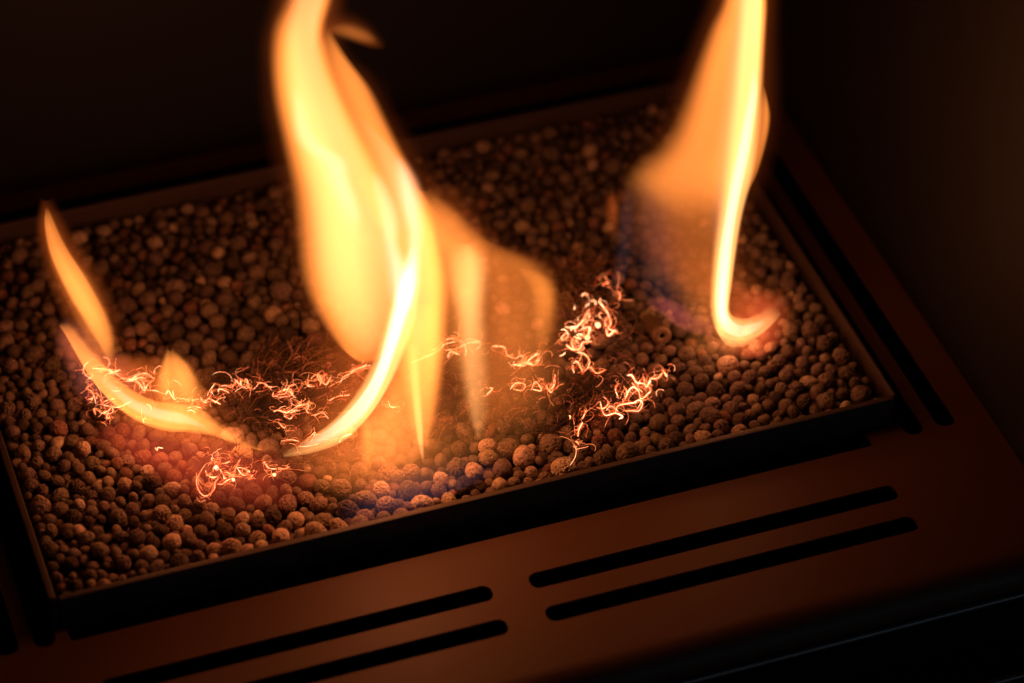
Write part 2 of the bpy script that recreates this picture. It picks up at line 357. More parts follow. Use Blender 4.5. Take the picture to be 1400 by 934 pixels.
# the pebbles whose places can be read in the photograph: point, radius (1400 px frame), tone (0 brown, 1 pale, 2 dark, 3 reddish)
SEEN = [(531.4,649.3,17.9,0), (715.7,626.4,16.0,1), (388.6,654.3,15.7,0), (695.7,614.3,15.7,0), (750.0,578.6,15.7,0), (752.9,608.6,15.7,0), (771.4,641.4,15.7,1), (55.7,694.3,15.0,1),
 (528.6,692.9,15.0,1), (475.7,696.4,15.0,2), (431.4,727.1,15.0,1), (558.6,671.4,15.0,2), (577.1,691.4,15.0,1), (821.4,580.0,15.0,3), (995.7,500.0,15.0,1), (467.1,670.0,14.3,0),
 (500.0,682.9,14.3,0), (394.3,690.0,14.3,0), (384.3,735.7,14.3,1), (690.0,584.3,14.3,0), (824.3,628.6,14.3,0), (1178.6,540.0,14.3,0), (384.0,398.0,14.0,0), (246.0,478.0,14.0,0),
 (135.7,754.3,13.6,0), (205.0,760.0,13.6,1), (208.6,661.4,13.6,2), (623.6,640.0,13.6,0), (687.1,642.9,13.6,0), (901.4,578.6,13.6,0), (1160.0,511.4,13.6,0), (1110.0,450.0,13.6,0),
 (807.7,207.4,13.4,1), (201.0,409.0,13.0,0), (336.0,458.0,13.0,0), (240.0,394.3,12.9,1), (290.6,371.2,12.9,0), (47.1,485.7,12.9,0), (100.0,708.6,12.9,2), (118.6,737.1,12.9,0),
 (221.4,704.3,12.9,1), (235.7,741.4,12.9,1), (308.6,725.7,12.9,2), (317.1,750.0,12.9,1), (245.7,770.0,12.9,0), (491.4,645.7,12.9,0), (435.7,690.0,12.9,0), (500.0,708.6,12.9,0),
 (666.4,627.1,12.9,1), (647.9,643.6,12.9,1), (634.3,664.3,12.9,2), (855.7,620.0,12.9,0), (1151.4,488.6,12.9,0), (1130.0,522.9,12.9,0), (1130.0,550.0,12.9,0), (755.5,211.1,12.6,0),
 (71.4,499.3,12.1,0), (105.0,667.1,12.1,2), (161.4,708.6,12.1,0), (68.6,753.6,12.1,0), (168.6,771.4,12.1,0), (187.1,735.7,12.1,2), (240.0,715.7,12.1,1), (195.0,625.0,12.1,3),
 (237.1,670.0,12.1,1), (345.7,671.4,12.1,0), (360.0,687.1,12.1,0), (372.9,707.1,12.1,2), (258.6,737.1,12.1,0), (404.3,711.4,12.1,1), (525.7,711.4,12.1,0), (635.7,591.4,12.1,0),
 (561.4,645.7,12.1,0), (612.9,685.7,12.1,1), (875.7,615.7,12.1,0), (958.6,521.4,12.1,0), (977.1,534.3,12.1,0), (914.3,522.9,12.1,0), (972.9,554.3,12.1,1), (971.4,570.0,12.1,0),
 (1127.1,471.4,12.1,0), (1081.4,451.4,12.1,0), (940.0,485.7,12.1,0), (310.3,300.0,12.0,0), (325.7,332.6,12.0,0), (793.1,236.6,11.7,0), (81.4,515.7,11.4,0), (44.3,549.3,11.4,0),
 (11.4,560.0,11.4,0), (17.9,590.0,11.4,0), (168.6,587.1,11.4,3), (160.0,605.7,11.4,3), (30.7,619.3,11.4,0), (85.7,638.6,11.4,2), (41.4,664.3,11.4,0), (82.9,698.6,11.4,0),
 (147.1,676.4,11.4,0), (239.3,651.4,11.4,3), (308.6,667.1,11.4,0), (288.6,698.6,11.4,1), (331.4,711.4,11.4,1), (351.4,735.7,11.4,1), (441.4,665.7,11.4,0), (418.6,681.4,11.4,0),
 (441.4,712.9,11.4,0), (464.3,722.1,11.4,1), (492.9,718.6,11.4,0), (628.6,613.6,11.4,0), (602.9,655.7,11.4,1), (600.0,671.4,11.4,0), (548.6,708.6,11.4,0), (724.3,582.9,11.4,0),
 (841.4,597.1,11.4,3), (950.0,510.0,11.4,0), (1008.6,532.9,11.4,0), (937.1,534.3,11.4,0), (924.3,561.4,11.4,0), (951.4,561.4,11.4,0), (1011.4,575.7,11.4,0), (927.1,577.1,11.4,0),
 (985.7,584.3,11.4,0), (911.4,610.0,11.4,0), (1097.1,498.6,11.4,0), (1075.7,514.3,11.4,0), (1098.6,550.0,11.4,0), (1078.6,390.0,11.4,0), (703.3,230.5,11.2,0), (774.9,279.1,11.2,0),
 (211.7,333.4,11.1,1), (276.9,293.1,11.1,0), (80.7,585.7,11.1,3), (287.0,473.0,11.0,0), (297.0,440.0,11.0,0), (659.6,202.6,10.9,1), (114.3,612.9,10.7,1), (127.1,633.6,10.7,0),
 (82.9,678.6,10.7,0), (171.4,664.3,10.7,1), (71.4,727.1,10.7,0), (214.3,778.6,10.7,0), (164.3,735.7,10.7,0), (219.3,727.1,10.7,2), (218.6,628.6,10.7,3), (222.9,685.7,10.7,2),
 (251.4,685.7,10.7,0), (300.0,682.1,10.7,2), (324.3,690.0,10.7,0), (312.9,705.7,10.7,0), (353.6,715.7,10.7,0), (331.4,724.3,10.7,1), (292.9,752.9,10.7,1), (521.4,670.0,10.7,1),
 (665.7,610.7,10.7,1), (682.9,664.3,10.7,1), (775.7,592.9,10.7,0), (778.6,611.4,10.7,0), (792.9,615.7,10.7,0), (761.4,628.6,10.7,0), (787.1,628.6,10.7,0), (745.7,654.3,10.7,0),
 (1023.6,517.1,10.7,0), (998.6,560.0,10.7,0), (960.0,598.6,10.7,1), (900.0,601.4,10.7,0), (1078.6,481.4,10.7,0), (1065.7,495.7,10.7,0), (1105.7,522.9,10.7,1), (1075.7,555.7,10.7,0),
 (1062.9,362.9,10.7,0), (726.3,172.2,10.2,0), (12.9,500.0,10.0,0), (78.6,554.3,10.0,0), (102.1,555.0,10.0,1), (98.6,602.9,10.0,0), (72.9,621.4,10.0,0), (175.7,632.9,10.0,0),
 (37.9,650.0,10.0,0), (77.9,658.6,10.0,0), (121.4,654.3,10.0,0), (97.1,770.0,10.0,2), (143.6,800.0,10.0,1), (210.0,742.9,10.0,0), (262.9,648.6,10.0,3), (271.4,677.1,10.0,3),
 (202.1,685.0,10.0,0), (283.6,712.1,10.0,0), (272.1,762.9,10.0,0), (721.4,601.4,10.0,0), (798.6,640.0,10.0,0), (741.4,628.6,10.0,2), (895.7,547.1,10.0,0), (914.3,552.9,10.0,0),
 (868.6,572.9,10.0,0), (1011.4,591.4,10.0,1), (1088.6,531.4,10.0,0), (1068.6,532.9,10.0,0), (1152.9,538.6,10.0,0), (1115.7,564.3,10.0,0), (1084.3,564.3,10.0,0), (1070.0,412.9,10.0,0),
 (884.3,477.1,10.0,0), (23.6,322.9,9.7,1), (666.8,258.4,9.7,1), (341.0,399.0,9.6,0), (211.7,280.3,9.4,0), (36.4,510.7,9.3,0), (51.4,528.6,9.3,0), (34.3,567.9,9.3,0),
 (120.0,587.9,9.3,0), (148.6,592.9,9.3,3), (52.9,610.0,9.3,0), (92.9,627.1,9.3,0), (121.4,714.3,9.3,2), (151.4,647.1,9.3,0), (181.4,695.7,9.3,0), (100.7,758.6,9.3,0),
 (78.6,790.0,9.3,0), (104.3,802.9,9.3,0), (122.9,788.6,9.3,0), (202.9,645.0,9.3,1), (325.0,677.1,9.3,0), (358.6,748.6,9.3,1), (272.9,747.1,9.3,0), (655.7,664.3,9.3,2),
 (725.7,647.1,9.3,1), (861.4,600.0,9.3,0), (928.6,504.3,9.3,0), (935.7,552.9,9.3,0), (1050.0,554.3,9.3,0), (1045.7,575.7,9.3,0), (944.3,590.0,9.3,0), (924.3,598.6,9.3,0),
 (1053.6,477.1,9.3,1), (1135.7,506.4,9.3,0), (1170.0,524.3,9.3,0), (1045.7,508.6,9.3,0), (1157.1,557.1,9.3,1), (1095.7,418.6,9.3,0), (138.6,332.9,9.3,0), (328.3,378.0,8.9,0),
 (104.3,535.7,8.6,0), (12.9,542.9,8.6,0), (55.0,566.4,8.6,0), (50.7,586.4,8.6,0), (102.1,584.3,8.6,0), (107.9,641.4,8.6,0), (160.0,635.0,8.6,3), (50.7,633.6,8.6,0),
 (60.0,650.0,8.6,0), (58.6,670.7,8.6,0), (123.6,677.9,8.6,0), (107.9,691.4,8.6,1), (137.9,710.0,8.6,2), (142.9,692.9,8.6,0), (164.3,687.1,8.6,0), (92.1,732.9,8.6,2),
 (182.9,760.0,8.6,0), (183.6,715.7,8.6,2), (187.1,665.7,8.6,0), (272.9,688.6,8.6,0), (271.4,711.4,8.6,2), (371.4,675.7,8.6,0), (252.9,705.7,8.6,0), (390.0,721.4,8.6,0),
 (224.3,761.4,8.6,2), (337.1,708.6,8.6,0), (454.3,697.1,8.6,0), (421.4,708.6,8.6,0), (492.9,662.9,8.6,0), (648.6,611.4,8.6,0), (702.9,660.7,8.6,0), (722.9,660.7,8.6,0),
 (544.3,651.4,8.6,0), (555.7,694.3,8.6,0), (638.6,685.7,8.6,0), (542.9,691.4,8.6,0), (737.1,564.3,8.6,0), (802.9,597.1,8.6,0), (818.6,602.9,8.6,3), (814.3,612.9,8.6,0),
 (968.6,507.1,8.6,0), (1040.0,531.4,8.6,0), (935.7,520.0,8.6,0), (1030.0,547.1,8.6,1), (881.4,591.4,8.6,1), (867.1,587.1,8.6,0), (962.9,587.1,8.6,0), (981.4,597.1,8.6,0),
 (935.7,611.4,8.6,0), (890.0,618.6,8.6,0), (1041.4,487.1,8.6,0), (1138.6,462.9,8.6,0), (1105.7,481.4,8.6,0), (1055.7,501.4,8.6,0), (1064.3,567.1,8.6,0), (1034.3,348.6,8.6,0),
 (1058.6,348.6,8.6,0), (1040.0,374.3,8.6,0), (1077.1,378.6,8.6,0), (1052.9,402.9,8.6,0), (1037.1,411.4,8.6,0), (904.3,494.3,8.6,0), (882.9,391.4,8.6,0), (252.0,333.4,8.2,0),
 (72.9,535.7,7.9,0), (30.0,640.0,7.9,0), (138.6,644.3,7.9,0), (182.9,680.0,7.9,0), (172.9,647.9,7.9,3), (71.4,775.7,7.9,2), (160.0,757.1,7.9,0), (200.7,723.6,7.9,0),
 (197.9,705.7,7.9,0), (250.0,637.1,7.9,3), (285.7,666.4,7.9,1), (291.4,732.9,7.9,2), (337.1,752.9,7.9,1), (293.6,765.7,7.9,1), (254.3,758.6,7.9,2), (547.1,690.0,7.9,0),
 (710.0,650.0,7.9,0), (581.4,647.1,7.9,0), (582.9,665.7,7.9,0), (651.4,677.1,7.9,2), (831.4,615.7,7.9,0), (1018.6,500.0,7.9,0), (1034.3,501.4,7.9,0), (958.6,544.3,7.9,0),
 (992.9,545.7,7.9,0), (1025.7,567.1,7.9,0), (1032.9,584.3,7.9,0), (1095.7,470.0,7.9,0), (1128.6,491.4,7.9,0), (1117.1,505.7,7.9,0), (1034.3,397.1,7.9,1), (1105.7,432.9,7.9,0),
 (4.3,520.0,7.1,0), (114.3,568.6,7.1,0), (65.0,601.4,7.1,0), (86.4,752.9,7.1,0), (82.9,804.3,7.1,3), (100.0,788.6,7.1,0), (125.0,799.3,7.1,1), (145.0,775.7,7.1,2),
 (328.6,660.0,7.1,0), (301.4,717.1,7.1,0), (375.7,697.1,7.1,0), (460.0,715.7,7.1,0), (407.1,734.3,7.1,0), (647.1,628.6,7.1,0), (619.3,662.9,7.1,1), (669.3,660.0,7.1,0),
 (671.4,672.9,7.1,0), (805.7,631.4,7.1,0), (981.4,517.1,7.1,1), (1052.9,525.7,7.1,0), (1034.3,560.0,7.1,1), (954.3,578.6,7.1,0), (1062.9,578.6,7.1,0), (1091.4,408.6,7.1,0),
 (174.3,303.6,7.1,1), (95.7,568.6,6.4,0), (32.9,598.6,6.4,0), (167.1,791.4,6.4,0), (195.0,784.3,6.4,0), (252.9,670.0,6.4,0), (342.1,695.7,6.4,0), (535.7,675.7,6.4,0),
 (737.1,630.0,6.4,0), (1014.3,555.7,6.4,0), (944.3,601.4,6.4,0), (174.3,620.0,5.7,0), (240.0,695.7,5.7,0), (737.1,660.0,5.7,0), (90.7,655.0,5.0,0), (58.6,728.6,5.0,1)]
def bed_height(x, y):
    return -0.0062 - 0.0056 * np.clip(y / 0.262, 0, 1)
def settle():
    """lay the seen pebbles, fill the rest of the tray and push overlapping pebbles apart"""
    g = np.random.default_rng(4)
    wall = 0.003
    pos, rad, rays, tone = [], [], [], []
    for (x, y, r, k) in SEEN:
        z = -0.008
        for _ in range(5):
            p = on_height(x, y, z); z = bed_height(p[0], p[1])
        v = ray(x, y)
        rad.append(min(r / FPX * np.dot(p - CAM, v) / np.linalg.norm(v) * 1.04, 0.0056))
        pos.append(p); rays.append(v / np.linalg.norm(v)); tone.append(k)
    pos, rad, rays = np.array(pos), np.array(rad), np.array(rays)
    nt_ = len(pos)
    nz = on_height(905, 458, -0.006)
    def sample(drop, jitter, lo, hi, P, Q, gap, tries):
        buf = np.zeros((7000, 4)); c = len(P)
        buf[:c, :3] = P; buf[:c, 3] = Q
        cell = 0.012; grid = {}
        for i in range(c): grid.setdefault((int(buf[i, 0] / cell), int(buf[i, 1] / cell)), []).append(i)
        rnd = g.random((tries, 3)); jit = g.normal(0, 1, tries)
        for k in range(tries):
            r = lo + (hi - lo) * rnd[k, 0] ** 1.3
            x = wall + r * 0.9 + (W - 2 * wall - 1.8 * r) * rnd[k, 1]; y = wall + r * 0.9 + (D - 2 * wall - 1.8 * r) * rnd[k, 2]
            if math.hypot(x - nz[0], y - nz[1]) < 0.007: continue
            a, b = int(x / cell), int(y / cell); ok = True
            for da in (-1, 0, 1):
                for db in (-1, 0, 1):
                    for i in grid.get((a + da, b + db), ()):
                        if math.hypot(buf[i, 0] - x, buf[i, 1] - y) < gap * (buf[i, 3] + r): ok = False; break
                    if not ok: break
                if not ok: break
            if ok:
                buf[c] = (x, y, bed_height(x, y) - drop + jitter * jit[k], r); grid.setdefault((a, b), []).append(c); c += 1
        return buf[len(P):c].copy()
    A = sample(0.0006, 0.0009, 0.0030, 0.0051, pos, rad, 0.90, 60000)
    B = sample(0.0012, 0, 0.0022, 0.003, np.vstack([pos, A[:, :3]]), np.r_[rad, A[:, 3]], 0.86, 30000)
    E = sample(0.0056, 0, 0.003, 0.0046, np.zeros((0, 3)), np.zeros(0), 0.86, 50000)
    G = sample(0.0110, 0, 0.0036, 0.005, np.zeros((0, 3)), np.zeros(0), 0.9, 25000)
    X = np.vstack([pos, A[:, :3], B[:, :3], E[:, :3], G[:, :3]]); R = np.r_[rad, A[:, 3], B[:, 3], E[:, 3], G[:, 3]]
    N = len(X); X0 = X.copy(); n1 = nt_ + len(A) + len(B); n2 = n1 + len(E)
    wgt = np.ones(N); wgt[:nt_] = 0.6
    def pairs(X):
        cs = 0.0115; cells = {}
        for i, k in enumerate(map(tuple, np.floor(X / cs).astype(int))): cells.setdefault(k, []).append(i)
        I, J = [], []
        off = [(a, b, c) for a in (-1, 0, 1) for b in (-1, 0, 1) for c in (-1, 0, 1)]
        for k, l in cells.items():
            near = []
            for o in off: near += cells.get((k[0] + o[0], k[1] + o[1], k[2] + o[2]), [])
            near = np.array(near)
            for i in l:
                m = near[near > i]
                I.append(np.full(len(m), i)); J.append(m)
        I, J = np.concatenate(I), np.concatenate(J)
        ok = ((X[I] - X[J]) ** 2).sum(1) < (R[I] + R[J] + 0.002) ** 2
        return I[ok], J[ok]
    for it in range(130):
        if it % 8 == 0: I, J = pairs(X)
        d = X[J] - X[I]; L = np.linalg.norm(d, axis=1) + 1e-9
        ov = 0.93 * (R[I] + R[J]) - L; m = ov > 0
        dv = (d[m] / L[m, None]) * ov[m, None] * 0.5
        wi, wj = wgt[I[m]], wgt[J[m]]
        mv = np.zeros_like(X); cnt = np.zeros(N)
        np.add.at(mv, I[m], -dv * (2 * wi / (wi + wj))[:, None]); np.add.at(mv, J[m], dv * (2 * wj / (wi + wj))[:, None])
        np.add.at(cnt, I[m], 1); np.add.at(cnt, J[m], 1)
        mv /= np.maximum(1, cnt * 0.5)[:, None]
        mv[:nt_] = rays * (mv[:nt_] * rays).sum(1)[:, None] * 1.3
        X += mv * 0.8
        X[nt_:, 2] += (X0[nt_:, 2] - X[nt_:, 2]) * 0.03
        X[:nt_] += rays * (((X0[:nt_] - X[:nt_]) * rays).sum(1) * 0.03)[:, None]
        X[nt_:, 0] = np.clip(X[nt_:, 0], wall + R[nt_:] * 0.96, W - wall - R[nt_:] * 0.96)
        X[nt_:, 1] = np.clip(X[nt_:, 1], wall + R[nt_:] * 0.96, D - wall - R[nt_:] * 0.96)
        X[nt_:, 2] = np.minimum(X[nt_:, 2], bed_height(X[nt_:, 0], X[nt_:, 1]) + 0.0015)
    X[:, 0] = np.clip(X[:, 0], wall + R * 0.95, W - wall - R * 0.95); X[:, 1] = np.clip(X[:, 1], wall + R * 0.95, D - wall - R * 0.95)
    k = np.r_[np.array(tone), g.choice([0, 0, 0, 0, 0, 0, 1, 2, 2, 2, 3], N - nt_)]
    return X, R, k.astype(int), nt_, n1, n2, N
PX, PR, PT, NT, N1, N2, NN = settle()
def rot_matrix(r):
    q = r.normal(size=4); q /= np.linalg.norm(q); w, x, y, z = q
    return np.array([[1 - 2 * (y * y + z * z), 2 * (x * y - z * w), 2 * (x * z + y * w)],
                     [2 * (x * y + z * w), 1 - 2 * (x * x + z * z), 2 * (y * z - x * w)],
                     [2 * (x * z - y * w), 2 * (y * z + x * w), 1 - 2 * (x * x + y * y)]]), q
prng = np.random.default_rng(21)
order = np.argsort(-PR[:NT]); singles = set(order[:300].tolist())
TONE_WORD = {0: 'brown', 1: 'pale tan', 2: 'dark brown', 3: 'reddish'}
def describe(i, vi):
    """what one pebble looks like and where it lies"""
    x, y, r = PX[i, 0], PX[i, 1], PR[i]
    size = 'small' if r < 0.0032 else ('large' if r > 0.0040 else 'middling')
    form = 'oblong' if vi % 7 == 2 else ('flattish' if vi % 7 == 5 else 'round')
    skin = 'smooth' if vi % 5 == 3 else ('deeply pitted' if vi % 5 == 1 else 'porous')
    d = PX[i] - CAM
    px = 700 + FPX * np.dot(d, RIGHT) / np.dot(d, FWD); py = 467 - FPX * np.dot(d, UP) / np.dot(d, FWD)
    third = 'left' if x < 0.13 else ('middle' if x < 0.26 else 'right')
    if y < 0.011: place = 'touching the front rim, %s part' % third
    elif x < 0.016: place = 'beside the left rim'
    elif x > 0.384: place = 'beside the right rim'
    elif math.hypot(px - 906, py - 460) < 60: place = 'next to the metal nozzle'
    elif math.hypot(px - 1010, py - 450) < 75: place = 'at the foot of the right flame'
    elif math.hypot(px - 310, py - 650) < 62: place = 'around the loose glowing loop'
    elif px < 330 and 560 < py < 650: place = 'in the red haze at the left'
    elif y > 0.17: place = 'far back in the tray'
    elif px < 200 and py < 600: place = 'left of the low curved flame'
    elif 420 < px < 640 and py > 560: place = 'below the tall middle flame'
    elif 640 <= px < 860 and py > 540: place = 'below the wool at the right'
    elif y < 0.024: place = 'one row behind the front rim, %s part' % third
    elif px > 1020: place = 'near the front right corner'
    elif px > 860: place = 'right of the white hot curls'
    elif px < 200: place = 'near the front left corner'
    else: place = 'in the %s of the tray' % third
    return '%s %s %s pebble, %s, %s' % (size, form, TONE_WORD[PT[i]], skin, place)
UNIQUE = [
 (55.7, 694.3, 'large pale rough pebble against the left rim near the front corner'),
 (995.7, 500, 'bright smooth round pebble just below the hooked foot of the flame at the right'),
 (715.7, 626.4, 'big angular tan pebble with a flat top near the middle of the front rim'),
 (771.4, 641.4, 'large pale domed pebble touching the middle of the front rim'),
 (647.9, 643.6, 'bright round tan pebble left of the angular tan one near the front rim'),
 (682.9, 664.3, 'small bright two-toned round pebble at the front rim, pale on top'),
 (521.4, 670, 'bright orange-tan oval pebble below the tip of the tall middle flame'),
 (528.6, 692.9, 'big pale speckled pebble below the bright oval one under the middle flame'),
 (577.1, 691.4, 'long mauve pebble lying along the front rim below the tall middle flame'),
 (464.3, 722.1, 'flat bright pale pebble wedged against the front rim under the middle flame'),
 (205, 760, 'pale lumpy pebble with round pits near the left end of the front rim'),
 (824.3, 628.6, 'large deeply pitted brown pebble on the front rim right of the pale domed one'),
 (102.1, 555, 'smooth tan oval pebble left of the low curved flame'),
 (940, 485.7, 'round pinkish pebble just below the nozzle'),
]

def nearest(px, py):
    best, bi = 1e9, 0
    for i in range(NT):
        d = PX[i] - CAM
        x = 700 + FPX * np.dot(d, RIGHT) / np.dot(d, FWD); y = 467 - FPX * np.dot(d, UP) / np.dot(d, FWD)
        q = (x - px) ** 2 + (y - py) ** 2
        if q < best: best, bi = q, i
    return bi
uniq = {}
for (px, py, lab) in UNIQUE:
    i = nearest(px, py); uniq[i] = lab; singles.add(i)
while len(singles) > 300:
    for i in order[::-1]:
        if i in singles and i not in uniq: singles.discard(i); break
def tone_of(k, r):
    c = np.array(TONES[k]) * r.uniform(0.68, 1.35)
    return c * np.array([1, r.uniform(0.94, 1.06), r.uniform(0.88, 1.1)])
placed = []
for i in range(NT):
    M, q = rot_matrix(prng)
    if i not in singles: continue
    vi = int(prng.integers(NV))
    if i in uniq and 'round' in uniq[i]: vi = 3
    if i in uniq and 'long' in uniq[i]: vi = 2
    o = bpy.data.objects.new('clay_pebble', variants[vi])
    o.rotation_mode = 'QUATERNION'; o.rotation_quaternion = q
    o.location = PX[i]; o.scale = (PR[i] * 0.985,) * 3
    o.color = (*tone_of(PT[i], prng), 1)
    COL.objects.link(o)
    tag(o, uniq[i] if i in uniq else describe(i, vi), 'pebble', 'clay pebbles in the tray')
    placed.append(o)
# alike pebbles of one place are told apart by their order from left to right
alike = {}
for o in placed: alike.setdefault(o['label'], []).append(o)
for lab, os_ in alike.items():
    if len(os_) < 2: continue
    os_.sort(key=lambda o: float(np.dot(np.array(o.location) - CAM, RIGHT)))
    k = len(os_)
    for q, o in enumerate(os_):
        w = 'leftmost' if q == 0 else 'rightmost' if q == k - 1 else ('middle one' if k == 3 else ('second', 'third', 'fourth', 'fifth', 'sixth')[min(q - 1, 4)] + ' from left')
        o['label'] = (lab + ', ' + w) if len((lab + ' ' + w).split()) <= 16 else lab.replace(' pebble, porous,', ' pebble,').replace(' pebble, deeply pitted,', ' pebble,').replace(' pebble, smooth,', ' pebble,') + ', ' + w
# all the other pebbles, joined
lowres = {lv: [pebble_shape(s, lv) for s in range(NV)] for lv in (2, 3)}
lowres[1] = [pebble_shape(s, 1) for s in range(NV)]
VV, FF, CC = [], [], []; base = 0
for i in range(NN):
    if i in singles: continue
    lv = (3 if PX[i, 1] < 0.13 else 2) if i < N1 else (2 if i < N2 else 1)
    v, f = lowres[lv][int(prng.integers(NV))]
    M, q = rot_matrix(prng)
    VV.append((v * PR[i]) @ M.T + PX[i]); FF.append(f + base); base += len(v)
    CC.append(np.tile(np.r_[tone_of(PT[i], prng), 1.0], (len(v), 1)))
VV = np.vstack(VV); FF = np.vstack(FF).astype(np.int32); CC = np.vstack(CC)
me = bpy.data.meshes.new('clay_pebbles')
me.vertices.add(len(VV)); me.vertices.foreach_set('co', VV.ravel())
me.loops.add(len(FF) * 3); me.loops.foreach_set('vertex_index', FF.ravel())
me.polygons.add(len(FF)); me.polygons.foreach_set('loop_start', np.arange(0, len(FF) * 3, 3, dtype=np.int32))
me.update(calc_edges=True); me.validate()
me.polygons.foreach_set('use_smooth', np.ones(len(FF), dtype=bool))
ca = me.color_attributes.new('tone', 'FLOAT_COLOR', 'POINT'); ca.data.foreach_set('color', CC.ravel())
me.materials.append(M_PEBS)
o = bpy.data.objects.new('pebble_bed', me); COL.objects.link(o); o['kind'] = 'stuff'
o['label'] = 'bed of small brown clay pebbles filling the tray'

# ------------------------------------------------------------------ nozzle lying among the pebbles
def lathe(name, prof, origin, axis, mat, n=28):
    axis = Vector(axis).normalized(); u = axis.orthogonal().normalized(); w = axis.cross(u)
    v, f = [], []
    for (d, r) in prof:
        for k in range(n):
            a = 2 * math.pi * k / n
            v.append(Vector(origin) + axis * d + (u * math.cos(a) + w * math.sin(a)) * r)
    for j in range(len(prof) - 1):
        for k in range(n):
            f.append((j * n + k, j * n + (k + 1) % n, (j + 1) * n + (k + 1) % n, (j + 1) * n + k))
    return mesh_obj(name, v, f, mat, None, True)
npos = on_height(906, 460, -0.0012)
ax = Vector(FWD * 0.9 - RIGHT * 0.30 + UP * 0.36).normalized()
noz = thing('pilot_nozzle', 'short round metal nozzle with a hole in its end, lying among pebbles', 'nozzle', tuple(npos))
child_of(lathe('nozzle_tube', [(0.006, 0.0002), (0.006, 0.00125), (0.0004, 0.0013), (0, 0.0017), (0.0001, 0.0041), (0.0006, 0.0047), (0.004, 0.0048), (0.0045, 0.0044), (0.02, 0.0043)], npos, ax, M_NOZZLE), noz)
child_of(lathe('nozzle_bore', [(0.0058, 0.0001), (0.0058, 0.0012), (0.0012, 0.00122)], npos, ax, M_VOID), noz)

# ------------------------------------------------------------------ ember wool
def tube(pts, r, sides=5, taper=True):
    """verts, faces of a thin tube along pts"""
    P = np.array(pts); n = len(P)
    tang = np.gradient(P, axis=0); tang /= np.linalg.norm(tang, axis=1)[:, None] + 1e-12
    ref = np.array([0.31, 0.17, 0.93])
    u = np.cross(tang, ref); u /= np.linalg.norm(u, axis=1)[:, None] + 1e-9
    w = np.cross(tang, u)
    rr = np.full(n, r) if np.isscalar(r) else np.array(r)
    if taper:
        s = np.linspace(0, 1, n); rr = rr * np.clip(np.minimum(s, 1 - s) * 6 + 0.35, 0, 1)
    a = np.arange(sides) * 2 * math.pi / sides
    V = (P[:, None, :] + rr[:, None, None] * (np.cos(a)[None, :, None] * u[:, None, :] + np.sin(a)[None, :, None] * w[:, None, :])).reshape(-1, 3)
    F = []
    for i in range(n - 1):
        for k in range(sides):
            F.append((i * sides + k, i * sides + (k + 1) % sides, (i + 1) * sides + (k + 1) % sides, (i + 1) * sides + k))
    F.append(tuple(range(sides))[::-1]); F.append(tuple((n - 1) * sides + k for k in range(sides)))
    return V, F
def spline(pts, per=6):
    P = np.array(pts, float)
    if len(P) == 2:
        P = np.array([P[0], (P[0] + P[1]) / 2, P[1]])
    Q = np.vstack([2 * P[0] - P[1], P, 2 * P[-1] - P[-2]])
    out = []
    for i in range(1, len(Q) - 2):
        p0, p1, p2, p3 = Q[i - 1:i + 3]
        for t in np.linspace(0, 1, per, endpoint=False):
            out.append(0.5 * ((2 * p1) + (-p0 + p2) * t + (2 * p0 - 5 * p1 + 4 * p2 - p3) * t * t + (-p0 + 3 * p1 - 3 * p2 + p3) * t ** 3))
    out.append(P[-1])
    return np.array(out)
